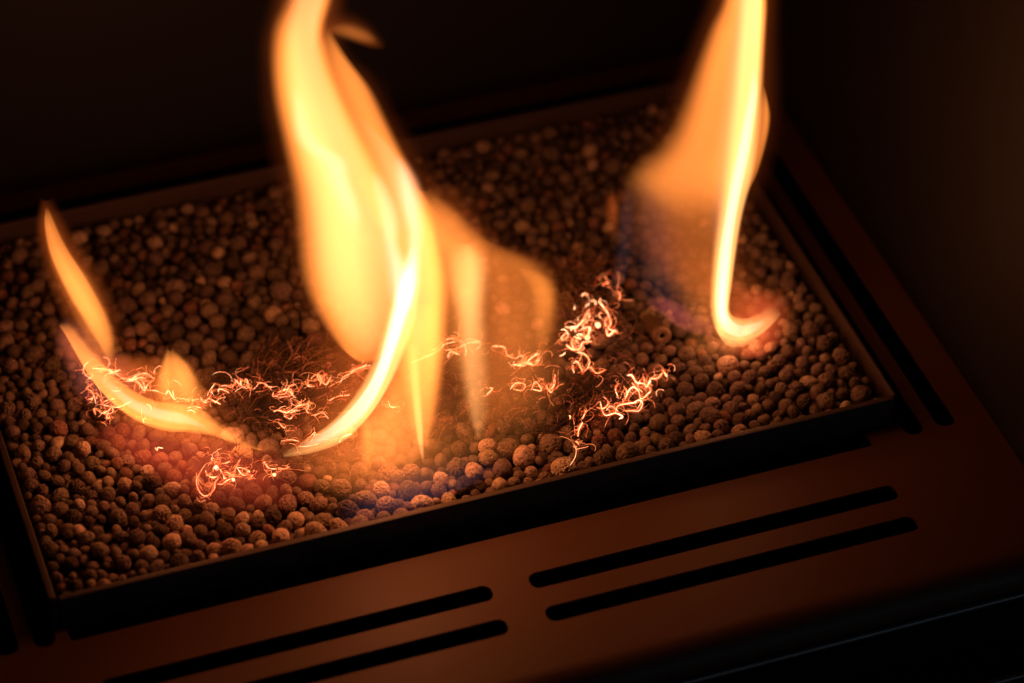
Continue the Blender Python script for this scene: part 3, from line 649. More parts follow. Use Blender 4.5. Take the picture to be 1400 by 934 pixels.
STRANDS = [(0, [(121.4,494.3), (115.7,500.0), (114.3,507.1), (118.6,514.3), (125.7,517.9)]),
 (0, [(124.3,503.6), (135.7,504.3), (150.0,505.7), (160.0,512.1), (170.0,518.6), (180.0,518.6), (190.0,512.1), (200.0,510.0)]),
 (0, [(134.3,508.6), (142.9,505.7), (154.3,508.6), (164.3,505.7)]),
 (0, [(168.6,521.4), (180.0,520.7), (190.0,516.4), (200.0,517.1)]),
 (0, [(185.7,520.0), (191.4,527.1), (197.9,534.3), (195.7,522.9), (191.4,517.1)]),
 (0, [(128.6,523.6), (118.6,530.7), (124.3,534.3), (128.6,541.4), (131.4,552.9)]),
 (0, [(132.1,537.1), (132.9,541.4), (131.4,545.7)]),
 (0, [(120.0,546.4), (125.7,545.0), (128.6,541.4)]),
 (0, [(137.1,542.9), (139.3,551.4), (142.9,554.3), (151.4,555.7), (160.0,557.1), (168.6,554.3), (180.0,548.6)]),
 (0, [(137.1,553.6), (147.1,547.1), (157.1,545.0)]),
 (0, [(137.9,565.7), (147.1,562.1), (152.9,557.1), (154.3,562.9), (148.6,565.7), (138.6,565.0)]),
 (0, [(147.1,565.7), (150.0,571.4), (145.7,570.0), (148.6,562.9)]),
 (0, [(200.0,571.4), (195.7,574.3), (197.1,578.6)]),
 (0, [(128.6,558.6), (129.3,562.9), (130.7,567.1)]),
 (0, [(142.9,514.3), (148.6,510.7), (157.1,510.0)]),
 (0, [(280.0,635.7), (272.9,647.1), (268.6,657.1), (271.4,670.0), (278.6,677.9), (285.7,676.4), (292.9,668.6), (294.3,660.0), (300.0,653.6)]),
 (0, [(280.7,643.6), (284.3,650.0), (291.4,652.9), (297.1,651.4)]),
 (0, [(297.1,661.4), (302.9,662.1), (311.4,656.4), (318.6,654.3), (321.4,657.1)]),
 (0, [(328.6,627.1), (322.9,638.6), (318.6,650.0), (318.6,655.7)]),
 (0, [(322.9,639.3), (331.4,640.0), (338.6,644.3), (335.7,650.0), (330.0,647.9), (324.3,640.0)]),
 (0, [(306.4,645.7), (312.9,647.1), (318.6,650.7), (331.4,652.1)]),
 (0, [(338.6,644.3), (341.4,645.7), (340.0,642.9)]),
 (0, [(339.3,655.7), (342.9,652.1), (345.7,649.3)]),
 (0, [(290.0,625.7), (293.6,627.9), (292.1,630.7), (289.3,628.6), (290.0,625.7)]),
 (0, [(292.9,637.1), (294.3,631.4), (297.9,632.1)]),
 (0, [(291.4,645.7), (292.1,639.3), (295.7,637.1), (298.6,640.0), (296.4,642.9), (292.9,640.0)]),
 (0, [(300.0,640.7), (305.7,650.0), (306.4,654.3), (310.0,652.9)]),
 (0, [(318.6,624.3), (312.9,631.4), (304.3,634.3)]),
 (0, [(361.4,631.4), (365.7,638.6), (370.0,640.7), (378.6,641.4)]),
 (0, [(360.0,637.1), (360.7,634.3), (361.4,631.4)]),
 (0, [(385.7,643.6), (381.4,645.0), (375.0,649.3)]),
 (0, [(380.0,641.4), (387.1,641.4), (394.3,639.3)]),
 (0, [(176.0,518.0), (186.0,520.0), (192.0,526.0), (198.0,534.0), (196.0,522.0)]),
 (0, [(198.0,534.0), (202.0,526.0), (212.0,518.0)]),
 (0, [(188.0,512.0), (200.0,511.0), (208.0,516.0), (212.0,518.0)]),
 (0, [(202.0,534.0), (212.0,534.0), (226.0,539.0), (230.0,534.0), (238.0,546.0), (242.0,544.0), (248.0,545.0), (260.0,547.0), (272.0,546.0)]),
 (0, [(236.0,534.0), (237.0,540.0), (239.0,548.0)]),
 (0, [(256.0,558.0), (266.0,556.0), (276.0,558.0)]),
 (0, [(256.0,562.0), (262.0,561.0), (268.0,565.0)]),
 (0, [(262.0,546.0), (264.0,549.0), (263.0,551.0)]),
 (0, [(274.0,544.0), (278.0,550.0), (284.0,550.0)]),
 (0, [(278.0,550.0), (286.0,544.0), (290.0,534.0)]),
 (0, [(284.0,544.0), (292.0,548.0), (302.0,553.0)]),
 (0, [(298.0,536.0), (300.0,532.0), (308.0,534.0), (314.0,538.0)]),
 (0, [(300.0,529.0), (308.0,527.0), (316.0,530.0), (320.0,526.0), (326.0,518.0)]),
 (0, [(320.0,518.0), (326.0,524.0), (334.0,530.0), (339.0,530.0), (338.0,520.0), (334.0,518.0)]),
 (0, [(346.0,533.0), (351.0,528.0), (354.0,524.0), (360.0,524.0), (368.0,529.0), (376.0,529.0)]),
 (0, [(374.0,536.0), (373.0,542.0), (380.0,540.0), (390.0,538.0), (396.0,528.0), (404.0,526.0)]),
 (0, [(376.0,542.0), (386.0,543.0), (400.0,540.0), (394.0,534.0), (404.0,544.0)]),
 (0, [(420.0,522.0), (422.0,528.0), (430.0,528.0)]),
 (0, [(434.0,512.0), (435.0,518.0), (440.0,524.0)]),
 (0, [(404.0,558.0), (410.0,554.0), (422.0,552.0), (418.0,558.0), (422.0,566.0)]),
 (0, [(374.0,563.0), (380.0,561.0), (390.0,564.0), (400.0,561.0), (410.0,562.0)]),
 (0, [(330.0,518.0), (329.0,524.0), (332.0,529.0)]),
 (0, [(200.0,552.0), (206.0,556.0), (207.0,560.0)]),
 (0, [(380.0,536.1), (396.3,532.0), (400.4,540.1)]),
 (0, [(420.7,523.9), (432.9,511.6), (445.1,525.9), (453.3,513.7)]),
 (0, [(465.5,523.9), (469.5,515.7), (485.8,507.6), (502.1,497.4)]),
 (0, [(477.7,509.6), (489.9,503.5), (506.2,499.4)]),
 (0, [(449.2,548.3), (461.4,542.2), (477.7,540.1)]),
 (0, [(380.0,560.5), (396.3,564.6), (404.4,560.5)]),
 (0, [(404.4,556.4), (420.7,552.3), (420.7,560.5)]),
 (0, [(380.0,576.8), (388.1,584.9), (392.2,580.8)]),
 (0, [(388.1,568.6), (396.3,572.7), (400.4,568.6)]),
 (0, [(428.8,568.6), (441.1,564.6), (449.2,572.7)]),
 (0, [(384.1,603.2), (396.3,601.2), (408.5,603.2)]),
 (0, [(416.6,605.3), (430.9,591.0), (424.8,605.3)]),
 (0, [(463.4,605.3), (469.5,597.1), (481.8,593.0)]),
 (0, [(563.2,495.4), (579.4,489.3), (599.8,479.1), (607.9,470.9), (624.2,466.9)]),
 (0, [(607.9,479.1), (624.2,477.0), (640.5,468.9), (656.8,468.9)]),
 (0, [(612.0,489.3), (616.1,481.1), (628.3,485.2)]),
 (0, [(673.0,473.0), (689.3,475.0), (693.4,485.2), (705.6,491.3)]),
 (0, [(701.5,499.4), (717.8,499.4), (726.0,489.3), (738.2,483.2)]),
 (0, [(709.7,499.4), (721.9,495.4), (730.0,499.4), (738.2,491.3)]),
 (0, [(664.9,540.1), (673.0,532.0), (669.0,530.0)]),
 (0, [(697.5,532.0), (705.6,523.9), (717.8,525.9), (713.7,534.0), (701.5,532.0)]),
 (0, [(726.0,534.0), (732.1,521.8), (740.2,534.0), (726.0,532.0)]),
 (0, [(746.3,527.9), (754.4,536.1), (758.5,511.6)]),
 (0, [(530.6,548.3), (534.7,556.4), (546.9,555.6)]),
 (0, [(607.9,464.8), (620.1,462.8), (632.3,467.7)]),
 (0, [(437.0,527.9), (441.1,515.7), (447.2,511.6)]),
 (0, [(700.0,499.0), (712.9,497.4), (725.7,491.0), (735.3,481.4)]),
 (0, [(719.3,497.4), (728.9,497.4), (738.6,487.8)]),
 (0, [(748.2,536.0), (757.8,526.3), (759.4,511.9)]),
 (0, [(772.3,463.7), (777.1,458.9), (773.9,455.7), (767.5,462.1), (770.7,465.3)]),
 (1, [(780.3,452.4), (793.2,442.8), (799.6,433.2), (806.0,421.9)]),
 (1, [(799.6,436.4), (806.0,433.2), (802.8,426.7)]),
 (1, [(818.9,412.3), (825.3,420.3), (831.7,430.0), (834.9,442.8), (831.7,449.2), (844.6,454.1)]),
 (1, [(828.5,449.2), (831.7,458.9), (841.4,450.8)]),
 (1, [(790.0,452.4), (806.0,447.6), (802.8,462.1)]),
 (1, [(773.9,471.7), (783.5,478.2), (793.2,476.5), (796.4,468.5), (809.2,466.9)]),
 (1, [(783.5,462.1), (781.9,470.1), (785.1,478.2)]),
 (0, [(786.7,481.4), (799.6,484.6), (806.0,494.2), (802.8,503.9)]),
 (0, [(790.0,462.1), (793.2,459.5), (796.4,455.7)]),
 (0, [(783.5,497.4), (788.4,494.2), (794.8,503.9), (796.4,510.3)]),
 (0, [(796.4,510.3), (806.0,502.2), (815.7,510.3), (828.5,505.5)]),
 (0, [(785.1,510.3), (782.9,503.9), (783.5,499.0)]),
 (0, [(823.7,391.4), (828.5,386.6), (831.7,388.2)]),
 (0, [(844.6,397.8), (847.8,404.3), (846.2,410.7)]),
 (1, [(814.1,446.0), (817.3,442.2), (820.5,445.4), (816.3,447.6)]),
 (1, [(801.2,458.9), (804.4,460.5), (802.8,465.3)]),
 (1, [(857.4,513.5), (863.9,513.5), (870.3,523.1), (879.9,524.7), (889.6,532.8), (883.1,540.8)]),
 (1, [(879.9,515.1), (883.1,529.6), (889.6,519.9)]),
 (1, [(889.6,518.3), (899.2,516.7), (905.6,510.3)]),
 (1, [(905.6,505.5), (908.8,510.3), (912.0,515.1)]),
 (1, [(820.5,548.8), (823.7,561.7), (828.5,568.1), (841.4,564.9), (851.0,569.7), (846.2,572.9)]),
 (0, [(815.7,556.9), (825.3,558.5), (831.7,550.4), (825.3,542.4)]),
 (1, [(854.2,561.7), (863.9,561.7), (873.5,561.7), (878.3,552.0), (873.5,547.2), (863.9,552.0)]),
 (1, [(854.2,545.6), (860.6,532.8), (867.1,529.6), (873.5,536.0), (876.7,545.6), (889.6,536.0)]),
 (0, [(851.0,552.0), (857.4,539.2), (854.2,529.6)]),
 (1, [(841.4,564.9), (844.6,555.3), (857.4,552.0), (870.3,550.4)]),
 (0, [(801.2,561.7), (799.0,566.5), (796.4,572.9)]),
 (1, [(796.4,577.8), (791.6,587.4), (790.0,597.0)]),
 (0, [(786.7,603.5), (790.0,605.4), (791.6,608.3)]),
 (0, [(791.6,455.7), (786.7,468.5), (780.3,468.5)]),
 (0, [(806.0,436.4), (796.4,446.0), (806.0,452.4)]),
 (0, [(828.5,561.7), (834.9,555.3), (844.6,561.7)]),
 (0, [(863.9,523.1), (870.3,532.8), (863.9,539.2)]),
 (0, [(846.2,545.6), (841.4,532.8), (844.6,526.3)]),
 (0, [(831.7,433.2), (826.9,439.6), (828.5,446.0)]),
 (0, [(875.1,519.9), (871.9,529.6), (878.3,536.0)])]
# clumps: name key, label, tufts as (px, py, half width, half height, lift, fibres)
CLUMPS = [
 ('left', 'clump of glowing wire wool at the far left, under the low curved flame', [(200, 538, 75, 22, 0.002, 200), (140, 550, 30, 30, 0.001, 90)]),
 ('mid', 'wide tangle of charred wool with glowing curls between the two left flames', [(330, 520, 60, 22, 0.003, 300), (400, 488, 60, 26, 0.007, 520), (385, 555, 75, 38, 0.003, 520), (455, 545, 50, 40, 0.004, 350), (445, 618, 85, 20, 0.0, 220)]),
 ('front', 'small loose loop of glowing wire lying on the pebbles nearest the front rim', [(305, 628, 50, 20, 0.0005, 170), (365, 640, 25, 12, 0.0005, 40)]),
 ('centre', 'string of glowing wool crossing behind the central flame', [(620, 490, 80, 36, 0.003, 420), (610, 560, 85, 50, 0.001, 380), (705, 505, 55, 40, 0.003, 320)]),
 ('peak', 'bright peaked clump of white hot wool left of the nozzle', [(800, 365, 34, 26, 0.006, 240), (800, 432, 42, 36, 0.007, 420), (848, 460, 18, 45, 0.004, 160)]),
 ('right', 'dark tuft of wool edged by white hot curls at the right end', [(822, 540, 60, 40, 0.005, 620), (742, 565, 62, 34, 0.001, 320)]),
]
def clump_of(x, y):
    if x < 312 and y < 612 and not (x > 285 and y > 520 and x > 290): return 0
    if y > 612 and x < 420: return 2
    if x < 525: return 1
    if x < 752 and y < 530: return 3
    if y < 500: return 4
    return 5
roots = []
for key, lab, tufts in CLUMPS:
    c = on_height(tufts[0][0], tufts[0][1], -0.004)
    roots.append(thing('ember_wool', lab, 'ember wool', tuple(c), 'patches of glowing wire wool'))
wr = np.random.default_rng(5)
def rand_fibre(px, py, rx, ry, lift, length, curl, lay=0.25, spread=0.9):
    a = wr.uniform(0, 6.283); rad = math.sqrt(wr.random())
    x, y = px - 8 + rx * 0.85 * rad * math.cos(a), py + 4 + ry * 0.85 * rad * math.sin(a)
    h = lift * (1 - rad * rad * 0.8) * wr.uniform(0.1, 1.0)
    p = on_height(x, y, -0.0035 + h)
    th = wr.normal(lay, spread); ph = wr.normal(0.1, 0.35)
    kt = wr.normal(0, curl); kp = wr.normal(-0.15, 0.2)
    pts = []; n = 6
    for i in range(n):
        pts.append(p.copy())
        p = p + np.array([math.cos(th) * math.cos(ph), math.sin(th) * math.cos(ph), math.sin(ph)]) * length / n
        p[2] = max(p[2], -0.0052)
        th += kt + wr.normal(0, 0.12); ph += kp
    return pts
for ci, (key, lab, tufts) in enumerate(CLUMPS):
    V, F, b = [], [], 0
    V2, F2, b2 = [], [], 0
    V3, F3, b3 = [], [], 0
    for (px, py, rx, ry, lift, n) in tufts:
        lay = wr.uniform(-0.5, 1.0)
        for k in range(int(n * (0.30 if lift >= 0.006 else 0.10))):
            v, f = tube(rand_fibre(px, py, rx, ry, lift * 1.25, wr.uniform(0.008, 0.022), 0.4, lay, 0.55), wr.uniform(0.00009, 0.00014), 3)
            V3.append(v); F3 += [tuple(i + b3 for i in g) for g in f]; b3 += len(v)
        for k in range(int(n * 0.8)):
            v, f = tube(rand_fibre(px, py, rx, ry, lift, wr.uniform(0.007, 0.018), 0.45, lay, 0.75), wr.uniform(0.00012, 0.00020), 3)
            V.append(v); F += [tuple(i + b for i in g) for g in f]; b += len(v)
        for k in range(int(n * 0.05)):
            v, f = tube(rand_fibre(px, py, rx, ry, lift, wr.uniform(0.005, 0.014), 0.5), wr.uniform(0.00009, 0.00014), 3)
            V2.append(v); F2 += [tuple(i + b2 for i in g) for g in f]; b2 += len(v)
    o = mesh_obj('charred_fibres', np.vstack(V), F, M_WOOL); o['kind'] = 'stuff'; child_of(o, roots[ci])
    o = mesh_obj('lit_fibres', np.vstack(V3), F3, M_WOOL_LIT); o['kind'] = 'stuff'; child_of(o, roots[ci])
    o = mesh_obj('red_fibres', np.vstack(V2), F2, M_RED); o['kind'] = 'stuff'; child_of(o, roots[ci])
CURLS = [[] for _ in CLUMPS]; ARCS = [[] for _ in CLUMPS]
LIFT = [0.0015, 0.004, 0.0005, 0.003, 0.006, 0.004]
for (w, pts) in STRANDS:
    cx = sum(q[0] for q in pts) / len(pts); cy = sum(q[1] for q in pts) / len(pts)
    ci = clump_of(cx, cy)
    s = spline(pts); n = len(s)
    z0 = -0.0028 + LIFT[ci] * wr.uniform(0.5, 1.1)
    zz = z0 + 0.0015 * np.sin(np.linspace(0, math.pi, n)) + wr.normal(0, 0.0004)
    P = [on_height(q[0], q[1], z) for q, z in zip(s, zz)]
    r = (wr.uniform(0.00021, 0.00035) if w else wr.uniform(0.00012, 0.00020))
    prof = r * (0.8 + 0.35 * np.sin(np.linspace(0, wr.uniform(3, 9), n) + wr.uniform(0, 6)))
    v, f = tube(P, prof, 6)
    o = mesh_obj('glowing_strand', v, f, M_HOT if w else M_GLOW, None, True); child_of(o, roots[ci])
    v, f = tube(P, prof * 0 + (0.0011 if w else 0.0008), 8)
    mesh_obj('halo_tube', v, f, G_HALO, o, True)  # added glowing tube that imitates the blurred halo of the strand
    # thinner wires running loosely beside it
    for q in range(4):
        i0, i1 = sorted(wr.integers(0, n, 2)); i1 = max(i1, min(n, i0 + 6)); i0 = max(0, min(i0, i1 - 6))
        seg = np.array(P[i0:i1]); k = len(seg)
        if k < 4: continue
        off = wr.normal(0, 0.0016, 3); off[2] = abs(off[2]) * 0.5
        wob = np.cumsum(wr.normal(0, 0.0003, (k, 3)), axis=0)
        CURLS[ci].append(tube(seg + off + wob, wr.uniform(0.00005, 0.00010), 4))
    # finer curls springing from the strand
    for q in range(4 if w else 3):
        i = int(wr.integers(0, n)); c = np.array(P[i]); th = wr.uniform(0, 6.28); ph = wr.normal(0.2, 0.4); kt = wr.normal(0, 0.55); L = wr.uniform(0.004, 0.012); cur = []
        for _ in range(7):
            cur.append(c.copy()); c = c + np.array([math.cos(th) * math.cos(ph), math.sin(th) * math.cos(ph), math.sin(ph)]) * L / 7; th += kt; ph -= 0.1
        v, f = tube(cur, wr.uniform(0.00004, 0.00009), 4)
        CURLS[ci].append((v, f))
# long thin arcs of glowing wire among the strands
for ci, cnt in ((0, 22), (1, 46), (2, 6), (3, 18), (4, 22), (5, 30)):
    own = [q for q in STRANDS if clump_of(sum(e[0] for e in q[1]) / len(q[1]), sum(e[1] for e in q[1]) / len(q[1])) == ci]
    for _ in range(cnt):
        e = own[int(wr.integers(len(own)))][1]; e = e[int(wr.integers(len(e)))]
        c = on_height(e[0] + wr.normal(0, 9), e[1] + wr.normal(0, 6), -0.0028 + LIFT[ci] * wr.uniform(0.2, 1.1))
        th = wr.normal(0.2, 1.3); ph = wr.normal(0.35, 0.3); kt = wr.normal(0, 0.28); L = wr.uniform(0.006, 0.015); cur = []
        for k in range(11):
            cur.append(c.copy()); c = c + np.array([math.cos(th) * math.cos(ph), math.sin(th) * math.cos(ph), math.sin(ph)]) * L / 11
            c[2] = max(c[2], -0.0048); th += kt + wr.normal(0, 0.08); ph -= 0.08
        (ARCS if _ % 3 == 0 else CURLS)[ci].append(tube(cur, wr.uniform(0.00005, 0.00010), 4))
for ci in range(len(CLUMPS)):
    V, F, b_ = [], [], 0
    for v, f in ARCS[ci]:
        V.append(v); F += [tuple(i + b_ for i in g) for g in f]; b_ += len(v)
    o = mesh_obj('thin_glowing_arcs', np.vstack(V), F, M_GLOW); o['kind'] = 'stuff'; child_of(o, roots[ci])
for ci in range(len(CLUMPS)):
    V, F, b_ = [], [], 0
    for v, f in CURLS[ci]:
        V.append(v); F += [tuple(i + b_ for i in g) for g in f]; b_ += len(v)
    if V:
        o = mesh_obj('fine_glowing_curls', np.vstack(V), F, M_CURL); o['kind'] = 'stuff'; child_of(o, roots[ci])
for _ in range(16):   # short white hot stubs heaped at the peak
    t_ = wr.random(); x, y = 768 + 62 * t_ + wr.normal(0, 7), 470 - 62 * min(1, t_ * 1.5) + max(0, t_ - 0.7) * 110 + wr.normal(0, 7)
    c = on_height(x, y, 0.0015 + wr.uniform(0, 0.002)); th = wr.uniform(0, 6.28); cur = []
    kt = wr.normal(0, 0.3)
    for k in range(9):
        cur.append(c.copy()); c = c + np.array([math.cos(th), math.sin(th), 0.35 * math.sin(k * 0.7)]) * wr.uniform(0.0003, 0.0008); th += kt
    v, f = tube(cur, wr.uniform(0.00014, 0.00027), 6)
    o = mesh_obj('glowing_strand', v, f, M_HOT, None, True); child_of(o, roots[4])
def blob(px, py, r, ci):
    c = on_height(px, py, -0.0015 + LIFT[ci]); bm = bmesh.new()
    bmesh.ops.create_icosphere(bm, subdivisions=2, radius=r)
    for v in bm.verts: v.co = v.co * (1 + 0.12 * math.sin(9 * v.co.x / r + 4 * v.co.z / r)) + Vector(c)
    child_of(from_bm('molten_bead', bm, M_HOT, None, True), roots[ci])
for q in ((295.5, 639, 0.00085, 2), (375, 649, 0.0008, 2), (320, 666, 0.0, 2), (817, 444.5, 0.0013, 4), (803, 461.5, 0.0013, 4), (319, 656, 0.0007, 2)):
    if q[2]: blob(*q)
# two stray embers apart from the wool
for (pts, lab) in (([(212, 612), (215, 616), (216, 612), (223, 613)], 'tiny stray ember on reddish pebbles left of the front loop'),
                   ([(778, 568), (780, 570), (779, 573)], 'tiny stray ember on pebbles below the wool at the right')):
    P = [on_height(q[0], q[1], -0.0022) for q in spline(pts)]
    v, f = tube(P, 0.00022, 6); o = mesh_obj('stray_ember', v, f, M_GLOW, None, True); tag(o, lab, 'ember')

# ------------------------------------------------------------------ flames: closed bodies of burning gas
def sstep(x):
    x = np.clip(x, 0, 1); return x * x * (3 - 2 * x)
def body(name, parent, rows, base, mat, sl=0.3, sr=0.3, bow=0.0, off=0.0, cols=21, per=7, uneven=0.16):
    """rows: (left x, left y, right x, right y, strength[, softness of the left edge]) on the upright plane through base; strength sets the thickness"""
    base = base + NRM * off
    Rw = spline([list(r) + [sl] * (6 - len(r)) for r in rows], per)
    u = (1 - np.cos(np.linspace(0, math.pi, cols))) / 2
    n = len(Rw); V = []; F = []
    ph = wr.uniform(0, 6); p1, p2, p3 = wr.uniform(0, 6, 3)
    idx_f = np.zeros((n, cols), int); idx_b = np.zeros((n, cols), int)
    for i in range(n):
        xl, yl, xr, yr, I, s_l = Rw[i]
        I = max(I, 0.02)
        sh = sstep(u / max(s_l, 0.05)) * sstep((1 - u) / sr)
        sh = sh * (1 + uneven * (np.sin(7 * u + p1 + 2.2 * i / n) + 0.6 * np.sin(13 * u + p2 - 3.5 * i / n)) + 0.5 * uneven * math.sin(9 * i / n + p3))
        for j in range(cols):
            p = on_upright(xl + (xr - xl) * u[j], yl + (yr - yl) * u[j], base)
            p = p + NRM * (bow * (u[j] - 0.5) ** 2 * 4 + bow * 0.6 * math.sin(i / n * 5 + ph))
            h = NRM * (TK * I * sh[j] * 0.5 + 1e-5)
            idx_f[i, j] = len(V); V.append(p - h)
            if j in (0, cols - 1): idx_b[i, j] = idx_f[i, j]
            else: idx_b[i, j] = len(V); V.append(p + h)
    for i in range(n - 1):
        for j in range(cols - 1):
            F.append((idx_f[i, j], idx_f[i, j + 1], idx_f[i + 1, j + 1], idx_f[i + 1, j]))
            q = [idx_b[i, j], idx_b[i + 1, j], idx_b[i + 1, j + 1], idx_b[i, j + 1]]
            F.append(tuple(q))
    for i in (0, n - 1):
        for j in range(cols - 1):
            q = [idx_f[i, j], idx_b[i, j], idx_b[i, j + 1], idx_f[i, j + 1]]
            q2 = []
            for k in q:
                if k not in q2: q2.append(k)
            F.append(tuple(q2) if i == 0 else tuple(q2[::-1]))
    o = mesh_obj(name, V, F, mat, None, True)
    bm = bmesh.new(); bm.from_mesh(o.data); bmesh.ops.recalc_face_normals(bm, faces=bm.faces[:]); bm.to_mesh(o.data); bm.free()
    child_of(o, parent)
    return o
def flame(label, bx, by):
    b = on_height(bx, by, -0.004)
    return thing('flame', label, 'flame', tuple(b), 'flames over the burner'), b
def lamp(name, parent, px, py, base, power, col, r=0.012):
    d = bpy.data.lights.new(name, 'POINT'); d.energy = power; d.color = col; d.shadow_soft_size = r
    try: d.cycles.use_multiple_importance_sampling = False
    except Exception: pass
    o = bpy.data.objects.new(name, d); COL.objects.link(o)
    o.location = on_upright(px, py, base)
    child_of(o, parent)
    return o
WARM = (1.0, 0.30, 0.10)
LK = 0.030
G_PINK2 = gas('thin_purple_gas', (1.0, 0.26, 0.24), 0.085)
# --- the tall flame in the middle
fA, bA = flame('tall broad yellow flame standing left of the middle, leaving the frame at the top', 480, 634)
body('flame_sheet', fA, [(434,-170,449,-170,0.17),(409,-80,465,-80,0.76),(390,0,457,0,1.09),(370,45,446,45,1.43),(366,90,452,90,1.68),(370,140,473,140,1.76),(382,200,505,200,1.68),(394,260,535,255,1.60),(400,320,553,310,1.60),(404,370,561,360,1.51),(414,410,565,405,1.34),(434,450,559,445,1.01),(459,485,539,480,0.59),(478,502,525,499,0.17)], bA, G_ORANGE, .32, .22, .006, .006)
body('flame_sheet', fA, [(443,38,452,38,.1),(432,65,479,74,.6),(436,110,511,110,.8),(446,150,535,155,.85),(462,190,555,195,.9),(480,230,577,235,1.0),(500,280,597,285,1.2),(526,330,607,330,1.5),(534,380,616,380,1.5),(538,430,616,430,1.4),(540,480,614,480,1.2),(545,530,608,530,.85),(552,570,600,570,.6),(562,600,591,600,.4),(571,634,584,634,.1)], bA, G_ORANGE, .35, .28, -.005, .012)
body('inner_flame', fA, [(430,-110,450,-110,.05),(412,-60,456,-60,.4),(398,0,449,0,.7),(386,45,438,45,.8),(384,90,442,90,.8),(388,140,462,140,.85),(400,200,494,200,.8),(412,260,524,255,.7),(416,320,544,310,.75),(422,370,552,360,.65),(436,410,556,405,.5),(458,450,550,445,.3),(480,485,528,480,.05)], bA, G_PALE, .3, .2, .006, .006)
body('inner_flame', fA, [(480,160,500,160,.03),(505,210,548,212,.35),(520,260,574,260,.6),(534,320,592,318,.6),(544,380,598,380,.5),(548,430,596,430,.35),(552,480,590,480,.05)], bA, G_PALE, .4, .4, -.005, .012)
body('flame_tongue', fA, [(386,618,389,624,.2),(420,600,430,615,.9),(455,575,475,596,1.5),(485,540,510,566,1.7),(505,505,535,531,1.8),(518,470,556,490,1.7),(528,430,572,440,1.5),(538,390,580,390,.8),(548,355,578,352,.1)], bA, G_YELLOW, .4, .45, .003, -.004)
body('hot_core', fA, [(412,608,416,612,.1),(450,583,462,592,.8),(484,552,499,563,1.2),(508,515,524,526,1.4),(522,470,544,480,1.6),(532,430,560,434,1.8),(540,395,573,394,1.4),(548,365,576,362,.5),(554,340,578,338,.05)], bA, G_WHITE, .5, .5, .002, -.006)
body('hot_streak', fA, [(392.6,120,411.4,120,0.021),(394.5,145,421.5,145,0.211),(396.0,172,427.0,172,0.337),(401.4,197,444.6,197,0.337),(429.7,220,478.3,220,0.379),(441.4,247,484.6,247,0.337),(455.4,284,498.6,284,0.253),(464.3,308,500.7,308,0.084),(476.6,330,495.4,330,0.010)], bA, G_WHITE, .5, .5, 0, -.006)
body('hot_streak', fA, [(502.6,235,521.5,235,0.034),(506.5,258,533.5,258,0.340),(512.8,285,545.2,285,0.476),(516.8,308,549.2,308,0.476),(520.1,335,549.9,335,0.408),(524.3,365,560.7,365,0.612),(527.4,402,570.6,402,0.680),(534.3,425,570.7,425,0.068)], bA, G_WHITE, .5, .5, 0, -.006)
body('hot_streak', fA, [(534.5,215,553.5,215,0.025),(534.1,240,571.9,240,0.348),(538.4,268,581.6,268,0.459),(546.1,295,583.9,295,0.408),(553.0,320,584.0,320,0.348),(552.7,362,578.3,362,0.348),(549.5,395,576.5,394,0.348),(545.2,425,566.8,425,0.025)], bA, G_WHITE, .5, .5, 0, -.003)
body('flame_sheet', fA, [(542,420,606,420,.1),(538,450,606,450,.5),(526,500,604,500,.6),(504,550,598,550,.5),(490,590,590,590,.35),(487,630,582,632,.18),(490,655,576,650,.02)], bA, G_ORANGE, .35, .3, .004, .002)
body('flame_tongue', fA, [(552,470,578,470,.05),(556,500,578,500,.4),(561,540,578,540,.7),(567,585,580,585,.9),(572,612,580,612,.6),(577,632,581,632,.05)], bA, G_YELLOW, .5, .5, 0, -.003)
body('flame_tongue', fA, [(482,550,522,550,.03),(486,590,520,590,.3),(490,620,515,620,.3),(494,650,508,650,.03)], bA, G_DEEP, .5, .5, 0, -.005)
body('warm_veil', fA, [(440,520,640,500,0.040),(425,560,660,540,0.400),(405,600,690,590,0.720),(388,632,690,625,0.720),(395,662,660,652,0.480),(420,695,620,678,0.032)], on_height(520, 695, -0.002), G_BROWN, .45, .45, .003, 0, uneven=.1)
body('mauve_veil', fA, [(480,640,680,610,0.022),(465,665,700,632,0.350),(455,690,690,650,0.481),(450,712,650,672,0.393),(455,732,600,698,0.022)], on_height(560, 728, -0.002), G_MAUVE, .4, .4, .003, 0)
for (x, y, e) in ((430, 120, .15), (490, 250, .3), (520, 380, .8), (520, 500, 1.2), (470, 592, .6), (560, 596, .8)):
    lamp('flame_light', fA, x, y, bA, e * LK, WARM)
# --- the lower flame behind it
fB, bB = flame('low ragged orange flame just right of the tall middle flame', 655, 590)
body('flame_sheet', fB, [(564,255,592,258,.1),(562,285,630,290,.7),(564,310,650,312,.85),(566,332,670,334,.85),(570,355,674,352,.75),(575,400,670,400,.5),(580,440,665,440,.3),(585,480,660,480,.2),(610,520,655,520,.03)], bB, G_ORANGE, .4, .45, .004, .004)
body('flame_tongue', fB, [(618,330,656,330,0.125),(606,356,674,358,0.750),(608,395,674,395,0.812),(616,430,670,430,0.688),(620,480,672,480,0.562),(626,530,674,530,0.450),(636,570,670,570,0.300),(650,602,662,602,0.025)], bB, G_YELLOW, .5, .5, .003, 0)
body('flame_sheet', fB, [(646,322,694,344,.03),(638,350,744,370,.34),(636,378,760,386,.42),(640,405,767,406,.32),(648,435,768,434,.18),(660,470,762,464,.09),(682,520,745,508,.02)], bB, G_AMBER, .45, .32, .004, .003)
body('flame_tongue', fB, [(700,366,748,370,.05),(716,390,764,390,.40),(724,420,768,420,.42),(726,455,762,452,.22),(732,490,750,486,.02)], bB, G_AMBER, .5, .5, .002, 0)
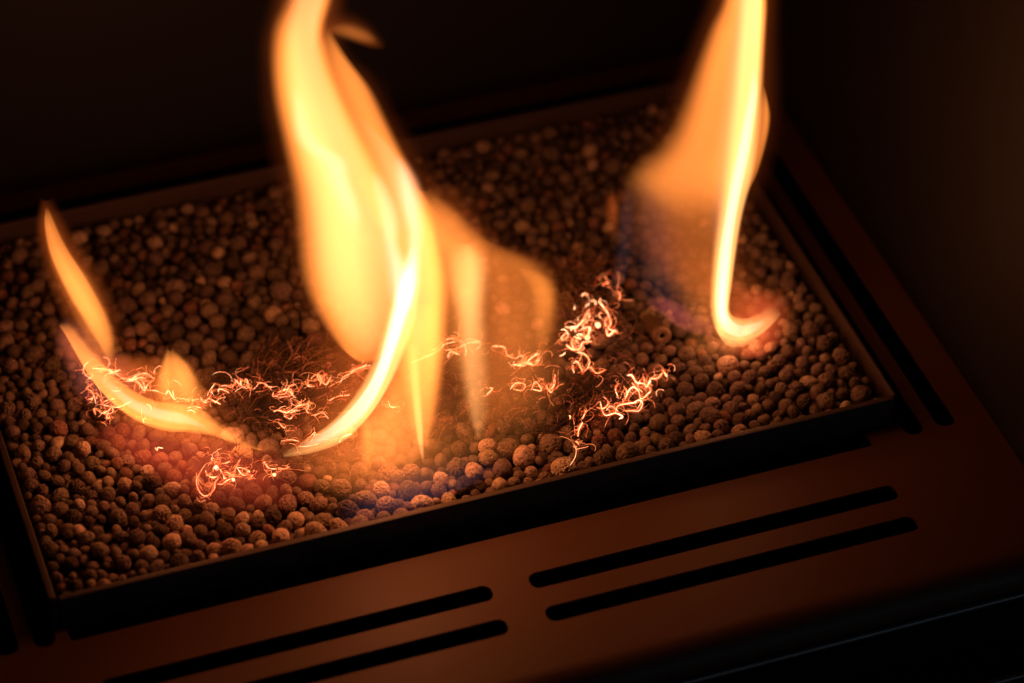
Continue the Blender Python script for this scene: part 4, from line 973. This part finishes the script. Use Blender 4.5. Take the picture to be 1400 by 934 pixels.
body('warm_veil', fB, [(590,380,760,372,0.030),(588,420,780,405,0.360),(590,470,790,455,0.600),(590,520,795,510,0.600),(600,560,780,555,0.480),(615,600,750,600,0.240),(640,635,720,632,0.018)], on_height(680, 636, -0.002), G_BROWN, .45, .45, .003, 0, uneven=.12)
for (x, y, e) in ((640, 370, .6), (650, 470, .5), (730, 420, .35)):
    lamp('flame_light', fB, x, y, bB, e * LK, WARM)
# --- the tall flame on the right
fC, bC = flame('tall narrow flame at the right with a hooked foot, leaving the frame at the top', 990, 470)
body('flame_sheet', fC, [(1013,-170,1029,-170,.2),(999,-80,1045,-80,1.2),(987,0,1051,0,1.5),(968,40,1050,45,1.4),(949,87,1048,87,1.2),(930,138,1046,130,1.0),(914,175,1043,170,.9),(893,204,1040,200,.8),(867,224,1035,232,.75),(851,249,1026,262,.6,.28),(843,284,1019,300,.24,.6),(843,312,1013,330,.17,.9),(853,342,1006,365,.16,.95),(878,382,999,395,.16,.95),(903,412,993,420,.14,.95),(928,445,981,445,.04,.95)], bC, G_ORANGE, .34, .16, .005, .004)
body('flame_tongue', fC, [(1016,-110,1034,-110,.05),(1010,-60,1044,-60,.7),(1007,0,1048,0,.9),(1004,60,1047,60,.9),(998,120,1046,120,.9),(991,170,1044,170,.9),(985,230,1034,235,1.0),(978,290,1019,290,1.1),(972,340,1010,340,1.3),(969,390,1003,390,1.5),(969,425,999,418,1.6),(975,452,1003,436,1.6),(991,467,1012,441,1.6),(1018,471,1025,440,1.3),(1042,463,1040,432,.7),(1060,450,1052,424,.3),(1070,438,1062,420,.03)], bC, G_YELLOW, .4, .3, .003, 0)
body('inner_flame', fC, [(1020,-110,1040,-110,.05),(1008,-50,1043,-50,.5),(1001,0,1046,0,.7),(992,60,1044,60,.7),(984,120,1042,120,.6),(978,170,1038,170,.5),(972,230,1030,235,.4),(968,290,1014,292,.3),(966,340,1006,340,.05)], bC, G_PALE, .45, .25, .004, .003)
body('flame_edge', fC, [(1042,118,1046,118,.05),(1038,142,1053,145,.5),(1034,170,1055,165,.6),(1028,200,1050,195,.55),(1020,235,1038,235,.4),(1016,264,1024,264,.03)], bC, G_ORANGE, .4, .4, 0, .003)
body('hot_core', fC, [(1028,90,1034,90,.05),(1022,125,1038,125,.6),(1014,165,1033,165,.9),(1006,205,1027,205,1.0),(996,255,1016,255,1.0),(987,310,1006,310,1.0),(980,355,1001,355,1.1),(977,400,997,400,1.2),(978,432,996,426,1.2),(988,452,1002,438,1.1),(1008,460,1014,446,.9),(1030,456,1028,442,.5),(1046,446,1042,436,.03)], bC, G_WHITE, .5, .5, 0, -.003)
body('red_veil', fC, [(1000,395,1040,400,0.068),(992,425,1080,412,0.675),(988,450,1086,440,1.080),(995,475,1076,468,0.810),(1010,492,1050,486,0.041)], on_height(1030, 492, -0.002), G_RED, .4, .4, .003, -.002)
body('blue_veil', fC, [(866,240,884,236,.05),(850,285,935,275,.6),(845,335,955,335,.8),(850,380,965,390,.8),(868,408,968,420,.6),(895,430,965,446,.3),(930,452,958,462,.03)], bC, G_BLUE, .5, .5, .004, .004)
body('pink_veil', fC, [(882,408,884,426,.1),(908,404,902,430,.8),(932,414,918,444,1.0),(955,424,942,458,.7),(985,436,974,468,.1)], bC, G_PINK, .5, .5, 0, -.002)
body('blue_wisp', fC, [(826,404,842,408,0.070),(834,370,862,378,0.560),(838,330,870,340,0.700),(842,290,872,290,0.630),(852,248,874,250,0.035)], bC, G_BLUE, .45, .45, 0, .002)
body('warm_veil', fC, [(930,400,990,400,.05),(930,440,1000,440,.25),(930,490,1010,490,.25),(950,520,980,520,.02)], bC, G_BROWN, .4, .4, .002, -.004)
body('flamelet', fC, [(829,260,843,258,.02),(823,290,853,288,.20),(829,322,849,322,.02)], bC, G_GLOW, .5, .5, 0, .01)
for (x, y, e) in ((1020, 60, .2), (1010, 200, .3), (990, 350, .8), (1000, 445, .6)):
    lamp('flame_light', fC, x, y, bC, e * LK, WARM)
# --- the two flames on the left
fD, bD = flame('slim pointed orange flame at the far left leaning to the left', 150, 500)
body('flame_sheet', fD, [(61,290,63,289,.05),(58,308,71,303,.5),(60,330,84,328,.75),(66,352,99,351,.85),(77,378,118,378,.9),(90,405,134,405,.85),(104,430,147,430,.7),(117,455,155,453,.5),(130,475,158,478,.35),(140,498,158,498,.05)], bD, G_DEEP, .55, .3, .004, 0)
body('flame_veil', fD, [(61,330,85,335,.03),(62,355,105,360,.14),(67,380,125,385,.2),(80,410,140,412,.2),(95,440,150,442,.2),(112,468,155,472,.18),(128,495,156,495,.02)], bD, G_ORANGE, .35, .3, .004, .003)
lamp('flame_light', fD, 110, 390, bD, .25 * LK, WARM)
fE, bE = flame('low curved flame with a pointed crest lying over the glowing wool at the left', 300, 612)
body('flame_tongue', fE, [(82,446,81,452,.1),(97,448,93,474,.45),(114,465,108,500,.7),(132,485,128,530,.85),(152,508,158,558,.95),(177,530,194,578,1.1),(206,546,235,588,1.2),(236,550,270,590,1.2),(266,556,302,599,.95),(297,578,336,614,.45),(332,598,366,624,.12),(390,616,392,624,.03)], bE, G_DEEP, .42, .32, .003, 0)
body('hot_core', fE, [(135,505,133,520,0.018),(160,527,160,545,0.240),(185,545,192,567,0.420),(215,555,232,580,0.420),(245,562,262,583,0.300),(280,580,290,592,0.018)], bE, G_WHITE, .5, .5, 0, -.002)
body('flame_sheet', fE, [(228,477,237,478,.1),(220,496,252,495,.55),(212,516,266,512,.75),(206,534,278,533,.75),(206,550,286,550,.5),(214,564,294,566,.22),(228,578,298,582,.03)], bE, G_DEEP, .32, .32, .003, .004)
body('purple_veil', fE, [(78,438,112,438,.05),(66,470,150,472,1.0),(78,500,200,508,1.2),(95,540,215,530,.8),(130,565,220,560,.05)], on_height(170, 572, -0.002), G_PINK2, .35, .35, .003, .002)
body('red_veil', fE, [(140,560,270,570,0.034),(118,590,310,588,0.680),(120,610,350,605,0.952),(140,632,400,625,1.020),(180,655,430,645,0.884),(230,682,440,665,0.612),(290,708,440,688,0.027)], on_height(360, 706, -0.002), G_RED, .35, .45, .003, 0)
for (x, y, e) in ((235, 530, .7), (180, 545, .8), (300, 590, .6)):
    lamp('flame_light', fE, x, y, bE, e * LK, WARM)
fF, bF = flame('small detached scrap of flame floating beside the top of the tall middle flame', 480, 612)
body('flame_sheet', fF, [(448,36,449,46,0.018),(472,29,469,54,0.150),(500,37,496,61,0.168),(517,53,515,61,0.018)], bF, G_DEEP, .5, .5, 0, .01)

# --- the soft glow that surrounds each flame
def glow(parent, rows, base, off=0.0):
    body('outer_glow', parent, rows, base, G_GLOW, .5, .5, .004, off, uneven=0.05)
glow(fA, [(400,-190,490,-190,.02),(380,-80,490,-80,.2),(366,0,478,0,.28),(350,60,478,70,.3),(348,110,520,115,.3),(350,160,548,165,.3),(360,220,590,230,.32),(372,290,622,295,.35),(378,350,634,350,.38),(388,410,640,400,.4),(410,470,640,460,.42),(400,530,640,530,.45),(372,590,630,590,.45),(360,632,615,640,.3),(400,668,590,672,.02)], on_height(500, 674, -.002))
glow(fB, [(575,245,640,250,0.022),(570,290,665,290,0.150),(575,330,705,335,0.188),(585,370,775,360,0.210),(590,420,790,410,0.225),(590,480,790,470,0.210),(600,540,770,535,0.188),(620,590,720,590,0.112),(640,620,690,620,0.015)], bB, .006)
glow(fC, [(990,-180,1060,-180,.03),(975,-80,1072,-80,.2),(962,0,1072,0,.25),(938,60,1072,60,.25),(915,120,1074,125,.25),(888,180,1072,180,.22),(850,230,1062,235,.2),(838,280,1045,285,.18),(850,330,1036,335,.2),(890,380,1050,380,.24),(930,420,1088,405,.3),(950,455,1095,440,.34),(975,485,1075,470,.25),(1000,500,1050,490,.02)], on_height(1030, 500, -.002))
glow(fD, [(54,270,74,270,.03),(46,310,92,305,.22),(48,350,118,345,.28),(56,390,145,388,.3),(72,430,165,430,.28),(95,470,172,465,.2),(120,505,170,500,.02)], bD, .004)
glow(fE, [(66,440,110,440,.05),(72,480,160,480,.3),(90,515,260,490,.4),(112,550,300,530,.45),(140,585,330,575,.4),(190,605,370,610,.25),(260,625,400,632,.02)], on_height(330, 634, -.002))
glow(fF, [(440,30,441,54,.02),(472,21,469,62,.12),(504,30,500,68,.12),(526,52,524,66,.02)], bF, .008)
